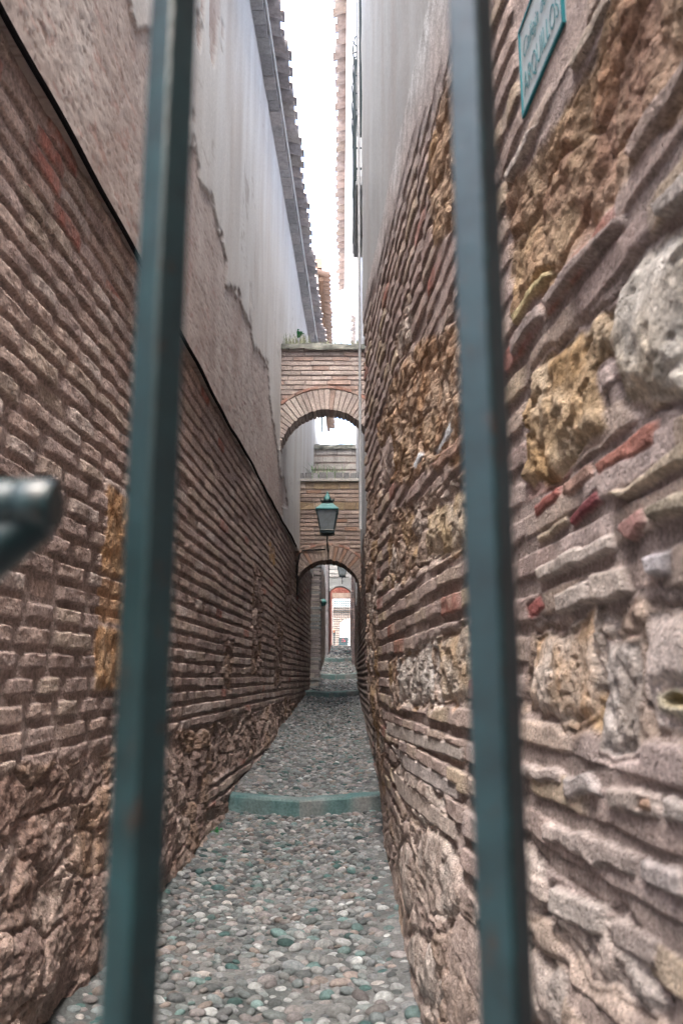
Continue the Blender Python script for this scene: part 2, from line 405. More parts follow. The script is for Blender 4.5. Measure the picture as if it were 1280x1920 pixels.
# brick cornice course and pale fillet
mbc = MB(); d = .3; r = random.Random(5)
while d < 13.8:
    L_ = r.uniform(.12, .30); c = r.choice([(.40, .385, .38), (.36, .35, .345), (.43, .40, .39), (.31, .30, .30)])
    mbc.box((lx(d)-.03, d, EAVE-.005+CAMZ+r.uniform(-.004, .004)), (lx(d)+.155+r.uniform(-.006, .006), d+L_-.008, EAVE+.07+CAMZ), c, .003); d += L_
mbc.build('cornice', M['tile'], left)
mbf = MB(); mbf.tube([(lx(d)+.172, d, EAVE+.045+CAMZ) for d in np.linspace(.3, 13.8, 30)], .009, 6, (.6, .62, .63)); mbf.build('fillet', M['white'], left)
# street front of the left house (behind the camera's view)
mbk = MB(); mbk.box((-7, .05, -.3), (-1.02, .25, EAVE+CAMZ+.2), (.5, .5, .5)); mbk.build('front_wall', M['plaster'], left)

# ---------------------------------------------------------------- RIGHT NEAR WALL
right = empty('masonry_wall', 'rough wall on the right of brick bands and rubble stones with pale plaster high up', 'wall')
REND = 5.0
def rx(D, H):
    U = RA+RB*D; Lw = .205+.006*D
    k = sst(.15, -.95, H)
    k = k*sst(.2, 2.2, D)
    return U*(1-k)+Lw*k
Dv = spaced(.25, REND, lambda d: .02 if d < .7 else min(.016, .0024*(d/.9)**2))
Hv = spaced(-1.25, 2.35, lambda h: .0034 if h > 1.6 or h < -.75 else .0027)
S, H = np.meshgrid(Dv, Hv)
hb, cb, mb1 = brick_map(S, H, 211, pitch=.079, L=.30, fill=.64, depth=.0185, wob=.009, red=.05, jn=.4,
    pal=[C(.37, .30, .27), C(.33, .27, .25), C(.41, .34, .29), C(.30, .235, .22), C(.39, .33, .315), C(.42, .35, .26)])
lumpy = fbm(S*2.5, H*3, 3, 212)
hr, cr, _ = rubble_map(S, H, 223, .24, .13, .024, pal=[C(.36, .29, .24), C(.33, .26, .21), C(.36, .26, .16), C(.30, .21, .155), C(.42, .37, .33)])
hs = np.zeros(S.shape); 
# low battered part: long smeared stones
hl, cl, _ = rubble_map(S, H, 231, .36, .13, .028, pal=[C(.34, .28, .25), C(.31, .25, .23), C(.29, .22, .17), C(.37, .32, .29)])
lowm = sst(-.42, -.52, H+.12*fbm(S*1.5, H, 2, 232)+.05*(S-1.5))
rubm = np.zeros(S.shape)
def warp(a=.010, f=14, sd_=240): return a*fbm(S*f, H*f, 3, sd_), a*fbm(S*f, H*f, 3, sd_+7)
WX, WY = warp(.016, 11)
def pmask(pts, e=.012, k=1., poly=None):
    pl = poly or RW(*pts)
    sd_ = poly_sd(S+WX*k, H+WY*k, pl)
    return sst(-e*.3, e, sd_), sd_
zones = [
 [(700, 800), (735, 705), (780, 640), (868, 585), (872, 860), (800, 880), (760, 920), (715, 900)],
 [(795, 290), (850, 60), (862, 60), (860, 430), (805, 470)],
 [(735, 640), (760, 560), (775, 590), (752, 690)],
 [(935, 330), (985, 290), (1110, 90), (1140, -60), (1300, -60), (1300, 140), (1130, 380), (1030, 545), (945, 600)],
 [(722, 960), (770, 935), (872, 870), (876, 1020), (800, 1070), (722, 1110)],
 [(722, 1235), (872, 1160), (876, 1330), (730, 1335)],
 [(975, 1170), (1120, 1130), (1300, 1110), (1300, 1400), (1060, 1372), (975, 1350)],
]
for i, z in enumerate(zones):
    m, _ = pmask(z, .02, 2.0); rubm = np.maximum(rubm, m)
endm = sst(4.25, 4.4, S+.12*fbm(S*0, H*3, 3, 251))*sst(1.3, .9, H)
rubm = np.maximum(rubm, endm)
kk = .5+.5*sst(1.3, 2.3, S); hb = .008*(1-kk)+hb*kk
hh = hb*(1-rubm)+hr*rubm; cc = mixc(cb, cr, rubm)
hh = hh*(1-lowm)+hl*lowm; cc = mixc(cc, cl, lowm)
# mortar smears that fill the joints in places
fillm = sst(.0, .3, fbm(S*2.1, H*3.1, 4, 260))*(1-rubm)
hh = hh*(1-fillm*.6)+fillm*.6*.012; cc = mixc(cc, DUST*1.12+0*cc, fillm*.5)
# ochre tint inside zone 1 and 4, white patches in zone 6
m, _ = pmask(zones[0], .03, 2); oc = mixc(C(.38, .22, .11)+0*cc, C(.40, .31, .23)+0*cc, np.clip(.6+1.2*fbm(S*9, H*9, 4, 270), 0, 1)); cc = mixc(cc, oc, m*.6)
m, _ = pmask(zones[3], .03, 2); oc = mixc(C(.25, .14, .09)+0*cc, C(.38, .28, .18)+0*cc, np.clip(.5+1.2*fbm(S*9, H*9, 4, 272), 0, 1)); cc = mixc(cc, oc, m*.75); hh = hh-m*.006
m, _ = pmask(zones[1], .03, 2); cc = mixc(cc, C(.36, .24, .14)+0*cc, m*.6)
m, _ = pmask(zones[5], .03, 2); cc = mixc(cc, C(.52, .50, .49)+0*cc, m*.8*sst(0, .3, fbm(S*9, H*5, 3, 271)))
def stone(pts, prot, c1, c2, rough=.008, fr=16, e=.03, k=1.6, sd_=300, dome=.012, tint=1.):
    global hh, cc
    m, d = pmask(pts, .010, k)
    dm = np.clip(d, 0, .12)
    rough = rough*.75
    hgt = prot*.45*sst(0, e, d)+dome*.6*sst(0, .12, d)+rough*fbm(S*fr, H*fr, 5, sd_)*1.6-rough*1.3*sst(.25, .5, fbm(S*fr*1.6, H*fr*1.6, 3, sd_+3))
    hh = hh*(1-m)+hgt*m
    c = mixc(c1+0*cc, c2+0*cc, np.clip(.5+1.3*fbm(S*fr*.6, H*fr*.6, 4, sd_+1), 0, 1))
    c = c*(1+.3*fbm(S*45, H*45, 3, sd_+2))[..., None]
    cc = mixc(cc, c, m)
    gap = np.exp(-((d+.006)/.008)**2); hh = hh-gap*.008
stone([(985, 700), (1010, 660), (1060, 615), (1130, 585), (1150, 640), (1108, 700), (1128, 800), (1085, 850), (1040, 890), (985, 930), (965, 900), (972, 760)], .030, C(.34, .235, .13), C(.41, .335, .245), .014, 18, sd_=310)
stone([(1150, 540), (1180, 480), (1300, 370), (1300, 770), (1235, 765), (1160, 740), (1125, 655)], .045, C(.40, .35, .275), C(.47, .45, .41), .009, 13, .04, sd_=320)
stone([(985, 1190), (1100, 1155), (1118, 1340), (1060, 1362), (985, 1335)], .020, C(.42, .30, .20), C(.50, .44, .39), .009, 22, sd_=330)
stone([(1122, 1205), (1188, 1185), (1196, 1395), (1128, 1405)], .008, C(.36, .32, .29), C(.46, .43, .41), .010, 26, sd_=340)
stone([(1200, 1145), (1300, 1120), (1300, 1385), (1228, 1365), (1196, 1260)], .018, C(.47, .41, .38), C(.54, .48, .45), .005, 14, sd_=350)
stone([(1222, 1290), (1250, 1275), (1290, 1285), (1300, 1350), (1255, 1352), (1228, 1325)], .030, C(.42, .38, .25), C(.48, .45, .36), .004, 20, .008, .8, sd_=360)
stone([(1236, 1298), (1254, 1286), (1276, 1292), (1280, 1325), (1250, 1330), (1238, 1315)], -.02, C(.22, .17, .07), C(.34, .28, .14), .003, 20, .008, .8, sd_=365)
stone([(745, 1240), (800, 1205), (812, 1315), (775, 1322), (742, 1318)], .02, C(.44, .40, .37), C(.52, .50, .48), .010, 24, sd_=370)
stone([(812, 1200), (868, 1165), (872, 1310), (822, 1318)], .02, C(.40, .31, .22), C(.50, .45, .40), .010, 24, sd_=380)
stone([(790, 960), (868, 905), (872, 1010), (830, 1040), (790, 1050)], .02, C(.38, .30, .20), C(.47, .41, .34), .010, 20, sd_=390)
stone([(705, 850), (730, 800), (735, 880), (712, 930)], .02, C(.42, .35, .32), C(.46, .39, .36), .008, 16, sd_=395)
for i, (x, y, w_, h_) in enumerate([(800, 1505, 70, 60), (850, 1640, 60, 90), (1010, 1640, 60, 60), (1160, 1780, 110, 70), (1040, 1830, 90, 70), (770, 1640, 30, 70), (835, 1820, 70, 60)]):
    pts = [(x+w_*math.cos(a)*(.8+.3*random.random()), y+h_*math.sin(a)*(.8+.3*random.random())+(x-1000)*0) for a in np.linspace(0, 5.6, 8)]
    pts = [(px, py+(px-x)*.9) for px, py in pts]
    stone(pts, .022, C(.36, .30, .27), C(.44, .40, .375), .009, 18, sd_=400+9*i)
def brk(pts, col, prot=.016, k=.6, sd_=500, cvar=.2):
    global hh, cc
    m, d = pmask(pts, .007, k)
    hgt = .004+prot*.62*sst(-.002, .008, d)+.0025*fbm(S*45, H*45, 4, sd_)+.003*fbm(S*10, H*10, 2, sd_+1)
    hh = hh*(1-m)+hgt*m
    c = (np.array(col)*.80+np.array(col).mean()*.14)*(1+cvar*fbm(S*18, H*18, 4, sd_+2))[..., None]
    cc = mixc(cc, c, m)
brk([(1102, 872), (1150, 830), (1192, 790), (1220, 786), (1214, 836), (1160, 862), (1118, 890)], (.40, .17, .13))
brk([(1045, 905), (1095, 868), (1112, 895), (1065, 925), (1045, 928)], (.40, .25, .20), sd_=505)
brk([(988, 950), (1036, 903), (1042, 925), (995, 972)], (.36, .12, .10), sd_=510)
brk([(1058, 962), (1114, 915), (1122, 945), (1066, 985)], (.22, .055, .065), sd_=520)
brk([(996, 1000), (1052, 955), (1058, 975), (1000, 1020)], (.44, .36, .27), sd_=525)
brk([(1125, 930), (1175, 900), (1300, 815), (1300, 870), (1200, 915), (1160, 940)], (.43, .36, .27), .03, sd_=530)
brk([(1205, 955), (1300, 905), (1300, 955), (1220, 985)], (.38, .33, .25), .03, sd_=535)
brk([(1160, 975), (1198, 948), (1206, 985), (1180, 1020), (1155, 1002)], (.36, .20, .18), .025, sd_=540)
brk([(948, 590), (1012, 500), (1018, 515), (955, 612)], (.45, .38, .20), .02, sd_=545)
brk([(1010, 560), (1080, 470), (1150, 400), (1150, 425), (1070, 520), (1020, 580)], (.38, .31, .285), .032, sd_=546)
brk([(950, 640), (1005, 565), (1012, 590), (955, 668)], (.37, .31, .29), .03, sd_=547)
brk([(1210, 385), (1300, 290), (1300, 350), (1225, 415)], (.40, .36, .33), .035, sd_=548)
brk([(1155, 290), (1215, 180), (1290, 80), (1290, 120), (1170, 310)], (.36, .28, .24), .03, sd_=549)
brk([(938, 330), (985, 240), (1000, 225), (985, 270), (945, 345)], (.42, .38, .35), .028, sd_=551)
brk([(1060, 130), (1090, 60), (1130, -20), (1135, 10), (1070, 140)], (.40, .34, .28), .028, sd_=552)
brk([(805, 848), (836, 790), (840, 812), (812, 850)], (.66, .72, .78), .012, sd_=555, cvar=.1)
brk([(770, 875), (782, 848), (790, 852), (776, 882)], (.62, .68, .74), .012, sd_=556, cvar=.1)
brk([(800, 870), (868, 800), (870, 825), (815, 880)], (.39, .26, .20), .02, sd_=557)
brk([(978, 1140), (1000, 1115), (1015, 1135), (985, 1165)], (.36, .11, .10), .012, sd_=560)
brk([(1000, 1062), (1062, 1025), (1140, 1000), (1145, 1035), (1060, 1068), (1004, 1095)], (.44, .39, .355), .024, sd_=565)
brk([(1036, 1110), (1098, 1080), (1102, 1135), (1040, 1152)], (.44, .39, .355), .024, sd_=570)
brk([(1106, 1072), (1165, 1062), (1178, 1115), (1110, 1136)], (.46, .40, .355), .026, sd_=575)
brk([(1200, 1040), (1258, 1030), (1250, 1078), (1215, 1085)], (.50, .48, .50), .022, sd_=580)
for i, p in enumerate([[(985, 1430), (1068, 1445), (1068, 1480), (1000, 1462)], [(1072, 1448), (1118, 1445), (1148, 1500), (1080, 1495)], [(1152, 1465), (1245, 1480), (1250, 1540), (1160, 1515)], [(1255, 1488), (1300, 1510), (1300, 1560), (1258, 1545)],
                       [(1040, 1540), (1120, 1560), (1212, 1600), (1210, 1660), (1120, 1610), (1045, 1580)], [(1215, 1600), (1300, 1640), (1300, 1700), (1220, 1660)], [(1000, 1620), (1060, 1650), (1065, 1700), (1010, 1660)], [(1070, 1660), (1160, 1690), (1165, 1760), (1075, 1720)], [(1170, 1715), (1260, 1760), (1255, 1820), (1180, 1780)],
                       [(720, 1392), (870, 1470), (872, 1505), (760, 1445)], [(725, 1440), (872, 1540), (874, 1580), (740, 1490)], [(715, 1350), (870, 1400), (872, 1430), (720, 1380)]]):
    brk(p, [(.42, .36, .335), (.43, .39, .38), (.42, .36, .325), (.42, .38, .355)][i % 4], .024 if i < 8 else .014, .8 if i < 8 else .25, sd_=600+7*i)
brk([(1215, 1490), (1235, 1490), (1240, 1525), (1210, 1515)], (.40, .26, .18), .024, sd_=700)
m, d = pmask([(940, 0), (968, 250), (1085, 80), (1085, -260), (940, -200)], .02, .5); hh = hh*(1-m)+m*.004; cc = mixc(cc, DUST*1.05+0*cc, m*.6)
# plaster spreading down from the top
pl = RW((676, 640), (690, 560), (720, 460), (770, 300), (800, 200), (842, 60), (870, -60), (930, -260), (1200, -900))+[(.25, 3.4), (5.3, 3.4), (5.3, 1.9)]
sd = poly_sd(S+.12*fbm(S*2, H*2, 3, 710), H+.10*fbm(S*2.4, H*2.4, 4, 711), pl)
pm = sst(-.10, .07, sd)
hh = hh*(1-pm)+pm*(.020+.003*fbm(S*14, H*6, 3, 712))
ps = C(.50, .53, .55)+0*cc; ps = mixc(ps, C(.42, .40, .40)+0*cc, np.clip(.1+.9*fbm(S*5, H*1, 4, 713), 0, 1)); 
ps = mixc(ps, C(.38, .335, .325)+0*cc, sst(.35, .0, sd)*.8)
cc = mixc(cc, ps, sst(-.16, .03, sd+.03*fbm(S*15, H*10, 3, 714)))
und = .011*fbm(S*.9, H*1.3, 3, 720)+.006*fbm(S*2.3, H*2.9, 3, 721)*sst(2.2, 1.5, H)
P = np.zeros(S.shape+(3,)); P[..., 0] = rx(S, H)-hh-und+.022; P[..., 1] = S; P[..., 2] = H+CAMZ
EDGE = (H[:, -1].copy(), P[:, -1, 0].copy())
grid_mesh('masonry_face', P, cc, M['stoneR'], right, flip=True)
# smooth plaster above
Hv2 = np.linspace(2.345, 6.6, 120); Dv2 = Dv[::3]; Dv2 = np.append(Dv2, REND) if Dv2[-1] < REND else Dv2
S2, H2 = np.meshgrid(Dv2, Hv2)
c2 = mixc(C(.50, .53, .55)+np.zeros(S2.shape+(3,)), C(.42, .40, .40)+np.zeros(S2.shape+(3,)), np.clip(.1+.9*fbm(S2*5, H2*1, 4, 713), 0, 1))
P2 = np.zeros(S2.shape+(3,)); P2[..., 0] = rx(S2, H2)+.002-.003*fbm(S2*14, H2*6, 3, 712)-.011*fbm(S2*.9, H2*1.3, 3, 720); P2[..., 1] = S2; P2[..., 2] = H2+CAMZ
EDGE = (np.append(EDGE[0], H2[:, -1]), np.append(EDGE[1], P2[:, -1, 0]))
grid_mesh('plaster_face', P2, c2, M['plaster'], right, flip=True)
# end face at the corner, turning into the next house
Hc = np.linspace(-1.25, 6.6, 300); Xc = np.linspace(0, 1, 14); XX, HH = np.meshgrid(Xc, Hc)
x0 = np.interp(HH, EDGE[0], EDGE[1])-.001
jag = .02*fbm(XX*3, HH*6, 4, 731)
P3 = np.zeros(XX.shape+(3,)); P3[..., 0] = x0+XX*.3; P3[..., 1] = REND+jag*sst(0, .15, XX)+.03*XX; P3[..., 2] = HH+CAMZ
c3 = mixc(C(.36, .30, .275)+np.zeros(XX.shape+(3,)), C(.5, .53, .55)+np.zeros(XX.shape+(3,)), sst(1.9, 2.5, HH+.2*fbm(XX*3, HH*2, 3, 5)))
grid_mesh('corner_face', P3, c3, M['stoneR'], right)
mbk = MB(); mbk.box((.50, .05, -.3), (7, .25, 7.9), (.5, .5, .5)); mbk.build('front_wall', M['plaster'], right)
tile_roof(right, .20, .26, 6.6+.12+CAMZ, .3, 6.2, -1, M['tile'], seed=31)
# grey pipe running down the corner
mb_ = MB(); mb_.tube([(.118, REND+.03, z) for z in np.linspace(.9+CAMZ, 6.4+CAMZ, 12)], .009, 8, (.4, .4, .4))
pp = mb_.build('drain_pipe', M['zinc']); tag(pp, 'thin grey pipe running straight down the far corner of the rubble wall', 'pipe')

# ---------------------------------------------------------------- RIGHT HOUSE (beyond the corner)
rh = empty('house', 'pale house beyond the corner on the right, with a tiled eave and an iron balcony', 'house')
def plain_brick(name, parent, axis, fixed, a0, a1, h0, h1, seed, step=.012, mat='brickF', plaster=None, depth=.016, flip=False, tint=1., pitch=.075, xf=None):
    """brick face; axis 'y' runs along the alley, 'x' across it"""
    A = np.arange(a0, a1+step, step if axis == 'x' else step*2.2); Hh = np.arange(h0, h1+step, step*.8)
    s, h = np.meshgrid(A, Hh); g, c, _ = brick_map(s, h, seed, pitch=pitch, depth=depth)
    c = c*tint
    if plaster is not None:
        pm = sst(-.06, .06, h-plaster+.25*fbm(s*2, h*1.5, 4, seed+77)); g = g*(1-pm)+pm*depth
        pc = mixc(C(.56, .58, .60)+0*c, C(.46, .44, .44)+0*c, np.clip(fbm(s*5, h*.8, 4, seed+78), 0, 1)); c = mixc(c, pc, pm)
    P = np.zeros(s.shape+(3,))
    if axis == 'y': P[..., 0] = fixed+g*(-1 if flip else 1); P[..., 1] = s; P[..., 2] = h+CAMZ
    else: P[..., 0] = s; P[..., 1] = fixed-g; P[..., 2] = h+CAMZ
    return grid_mesh(name, P, c, M[mat], parent, flip=(flip if axis == 'y' else False))
plain_brick('wall', rh, 'y', .275, 5.02, 14.3, -1.2, 6.5, 801, .02, plaster=1.6, flip=True)
RE = 6.6
mb_ = MB()
for d0, d1 in [(5.1, 13.6)]:
    n = 14
    prof = [(.28, RE-.40), (.21, RE-.34), (.15, RE-.30), (.13, RE-.22), (.09, RE-.16), (.055, RE-.04), (.05, RE+.02), (.29, RE+.02)]
    vs = [(x, y, z+CAMZ) for y in (d0, d1) for x, z in prof]; m = len(prof)
    mb_.add(vs, [(i, i+1, m+i+1, m+i) for i in range(m-1)]+[tuple(range(m)), tuple(range(m, 2*m))[::-1]], (.6, .62, .62))
mb_.build('cornice', M['white'], rh)
tile_roof(rh, .07, .15, RE+.10+CAMZ, 6.2, 13.5, -1, M['tile'], seed=33)
bal = MB()   # balcony slab, sub-parts for rail and corbel
bs = MB(); bs.box((.108, 5.65, 3.66+CAMZ), (.285, 6.75, 3.74+CAMZ), (.30, .31, .31)); slab = bs.build('balcony', M['zinc'], rh, .008)
cb_ = MB()
for y0 in (5.8, 6.4):
  cb_ = MB(); cb_.add([(.125, y0, 3.66+CAMZ), (.125, y0+.12, 3.66+CAMZ), (.285, y0+.12, 3.66+CAMZ), (.285, y0, 3.66+CAMZ), (.21, y0+.01, 3.45+CAMZ), (.21, y0+.11, 3.45+CAMZ), (.285, y0+.11, 3.45+CAMZ), (.285, y0+.01, 3.45+CAMZ)],
   [(0, 1, 2, 3), (4, 7, 6, 5), (0, 4, 5, 1), (1, 5, 6, 2), (2, 6, 7, 3), (3, 7, 4, 0)], (.34, .35, .35))
  cb_.build('corbel', M['tile'], slab)
rl = MB()
for z in (3.80, 4.25, 4.75): rl.tube([(.285, 5.65, z+CAMZ), (.108, 5.65, z+CAMZ), (.108, 6.75, z+CAMZ), (.285, 6.75, z+CAMZ)], .011, 6)
for y in np.arange(5.65, 6.76, .11): rl.tube([(.108, y, 3.7+CAMZ), (.108, y, 4.75+CAMZ)], .008, 6)
for y in np.arange(5.7, 6.7, .22):   # curled top bars
    rl.tube([(.100, y, 4.75+CAMZ), (.090, y, 4.9+CAMZ), (.11, y, 5.0+CAMZ), (.15, y, 5.02+CAMZ)], .006, 6)
rl.build('railing', M['darkiron'], slab)
ps = MB(); ps.tube([(.135, 5.4, 3.9+CAMZ), (.135, 5.4, 5.9+CAMZ)], .022, 8)
for a in (0, 1.2, 2.3, 3.7, 5.1): ps.tube([(.135, 5.4, 4.62+CAMZ), (.135+.085*math.cos(a)*1.0, 5.38, 4.62+.10*math.sin(a)+CAMZ)], [.007, .002], 6)
sp = ps.build('iron_spike_post', M['darkiron']); tag(sp, 'dark iron post with a star of spikes fixed high on the right corner', 'post')

# ---------------------------------------------------------------- PATH, KERBS, COBBLES
GP = [(.2, -1.10), (2.7, -1.03), (5.80, -.895), (5.801, -.81), (13.0, -.295), (13.001, -.235), (17.9, -.05), (17.901, .045), (22.9, .40), (22.901, .49), (30.2, 1.10)]
gx = [p[0] for p in GP]; gz = [p[1] for p in GP]
def gh(D, X):
    z = np.interp(D, gx, gz); xm = -.35+.012*D
    return z+.065*np.minimum(np.abs(X-xm), .6)-.012
def gl(D): return np.where(D < 14.3, LA+LB*D, -.50)
runs = [(.2, 5.80), (5.801, 13.0), (13.001, 17.9), (17.901, 22.9), (22.901, 30.3)]
path = empty('path', None, None); path['kind'] = 'structure'
for ri, (d0, d1) in enumerate(runs):
    A = spaced(d0, d1, lambda d: .015*max(1, d/3)**1.3); X = np.linspace(-1.05, .75, 150 if ri < 2 else 60)
    s, x = np.meshgrid(A, X)
    z = gh(s, x)+.010*fbm(s*14, x*14, 5, 900)
    el = np.clip((x-gl(s)), 0, 1); z = z+.02*sst(.10, 0, el)+.008*sst(.10, .0, .23-x)
    c = mixc(C(.07, .082, .085)+np.zeros(s.shape+(3,)), C(.16, .165, .17)+np.zeros(s.shape+(3,)), np.clip(.5+fbm(s*4, x*4, 4, 901), 0, 1))
    P = np.zeros(s.shape+(3,)); P[..., 0] = x; P[..., 1] = s; P[..., 2] = z+CAMZ
    o = grid_mesh('path_bed', P, c, M['bed'], path, flip=True)
# pebbles set in the mortar (countless)
def ico(sub):
    import bmesh
    bm = bmesh.new(); bmesh.ops.create_icosphere(bm, subdivisions=sub, radius=1.); bm.verts.ensure_lookup_table()
    v = np.array([tuple(p.co) for p in bm.verts]); f = np.array([[q.index for q in fc.verts] for fc in bm.faces]); bm.free(); return v, f
I3, I2, I1 = ico(3), ico(2), ico(1)
PALP = [C(.25, .25, .26), C(.29, .285, .285), C(.20, .21, .22), C(.31, .28, .275), C(.23, .255, .26), C(.38, .38, .38), C(.28, .25, .25), C(.17, .18, .185), C(.34, .34, .34), C(.25, .27, .27)]
VV = []; FF = []; CCc = []; nv = 0
r = random.Random(99); cells = {}
def tryp(x, y, rad):
    k = (int(x/.06), int(y/.06))
    for i in range(-2, 3):
        for j in range(-2, 3):
            for (a, b, q) in cells.get((k[0]+i, k[1]+j), ()):
                if ((x-a)/1.22)**2+((y-b)/.92)**2 < ((rad+q)*.86)**2: return False
    cells.setdefault(k, []).append((x, y, rad)); return True
peb = []
PF = fbm(*[q*.01*2.2 for q in np.meshgrid(np.arange(150)*1., np.arange(300)*1.)], 2, 77)
for (d0, d1), base, tries in zip(runs, (.0185, .0195, .027, .036, .045), (75000, 60000, 14000, 8000, 6000)):
    for t in range(tries):
        dlo = max(d0, 2.0)+.04
        y = r.uniform(dlo, d1-.04); lx_ = LA+LB*y if y < 14.3 else -.5; x = r.uniform(lx_-.02, .36)
        big = 1.0
        if y < 3.6 and x > -.25: big = 1.25
        if t > tries*.5: big *= .72
        if t > tries*.8: big *= .65
        rad = base*big*r.uniform(.75, 1.3)
        # bare mortar margins and patches
        mg = .04+.03*math.sin(y*1.7)
        if x < lx_+mg and y < 5.6 and (y < 3.2 or r.random() < .6): continue
        if x > .235-.03 and y < 5.7 and y > 3.0 and r.random() < .35: continue
        if y < 4.8 and PF[min(299, int((y-2)*100)), max(0, min(149, int((x+1)*100)))] > .25 and r.random() < .75: continue
        if tryp(x, y, rad): peb.append((x, y, rad))
for (x, y, rad) in peb:
    V, F = (I3 if y < 4.2 else I2) if y < 7 else (I2 if y < 9 else I1)
    n = len(V)
    v = V.copy()
    sq = r.uniform(.5, .8); el = r.uniform(1.0, 1.55)
    v = v*np.array([rad*el, rad*.95, rad*sq*1.05])
    v *= (1+.10*np.sin(v[:, [1, 2, 0]]*r.uniform(30, 60)+r.uniform(0, 6)))
    a = r.gauss(0, .55); ca, sa = math.cos(a), math.sin(a); tx = r.uniform(-.25, .25)
    vx = v[:, 0]*ca-v[:, 1]*sa; vy = v[:, 0]*sa+v[:, 1]*ca; vz = v[:, 2]+vx*tx
    z0 = float(gh(np.array(y), np.array(x)))
    VV.append(np.stack([vx+x, vy+y, vz+z0+CAMZ+rad*r.uniform(-.40, .28)], 1)); FF.append(F+nv); nv += n
    t = r.random()
    if t < .08: c = r.choice([C(.09, .16, .155), C(.14, .21, .205), C(.065, .12, .12), C(.18, .25, .245)])
    elif t < .17: c = r.choice([C(.50, .50, .50), C(.46, .42, .40)])
    elif t < .23: c = r.choice([C(.34, .28, .255), C(.30, .245, .225)])
    else: c = r.choice(PALP)
    c = np.clip(c*r.uniform(.36, .82)*C(.93, 1.0, 1.03), 0, 1); CCc.append(np.tile(np.append(c, 1), (n, 1)))
VV = np.vstack(VV); FF = np.vstack(FF); CCc = np.vstack(CCc)
me = bpy.data.meshes.new('cobbles'); me.vertices.add(len(VV)); me.vertices.foreach_set('co', VV.astype(np.float32).reshape(-1))
me.loops.add(len(FF)*3); me.loops.foreach_set('vertex_index', FF.astype(np.int32).reshape(-1))
me.polygons.add(len(FF)); me.polygons.foreach_set('loop_start', (np.arange(len(FF))*3).astype(np.int32)); me.polygons.foreach_set('use_smooth', np.ones(len(FF), bool))
me.update(calc_edges=True); at = me.color_attributes.new('Col', 'FLOAT_COLOR', 'POINT'); at.data.foreach_set('color', CCc.astype(np.float32).reshape(-1))
o = link('cobbles', me, M['pebble']); tag(o, 'rounded river cobbles in grey, mauve and teal set in the alley floor', 'cobbles', kind='stuff')
print('pebbles', len(peb), 'verts', len(VV))
# kerbstones across the path
for i, (d, hh_, w_) in enumerate([(5.80, .14, .07), (13.0, .075, .16), (17.9, .10, .22), (22.9, .10, .26)]):
    xm = -.35+.012*d
    xl = float(gl(np.array(d)))-.03; xr = .30 if d < 14 else .42
    Xs = np.concatenate([np.linspace(xl, xm, 26), np.linspace(xm+.004, xr, 26)])
    prof = [(-.035-w_*0, -.2), (-.035, -.012), (-.022, .004), (w_, .010), (w_+.01, -.05)]
    P = np.zeros((len(prof), len(Xs), 3)); cc_ = np.zeros(P.shape)
    for a, (py_, pz_) in enumerate(prof):
        vshape = -.035*(1-np.abs(Xs-xm)/max(.4, xm-xl))*min(1, d/6)
        P[a, :, 0] = Xs; P[a, :, 1] = d+py_+vshape+.006*fbm(Xs*9, Xs*0+a, 3, 950+i)
        P[a, :, 2] = gh(np.full(Xs.shape, d+.001), Xs)+pz_+.02+CAMZ+.004*fbm(Xs*13, Xs*0+a, 3, 960+i)
        cc_[a] = mixc(C(.07, .155, .16)+np.zeros((len(Xs), 3)), C(.15, .20, .205)+np.zeros((len(Xs), 3)), np.clip(.5+fbm(Xs*6, Xs*0+a*2, 3, 970+i), 0, 1))
        if a < 2: cc_[a, 26:] = mixc(cc_[a, 26:], C(.22, .20, .20)+0*cc_[a, 26:], np.clip(.5+fbm(Xs[26:]*8, Xs[26:]*0, 3, 975), 0, 1))
    o = grid_mesh('kerb', P, cc_, M['kerb']); o['kind'] = 'structure'
    for p in o.data.polygons: p.use_smooth = False

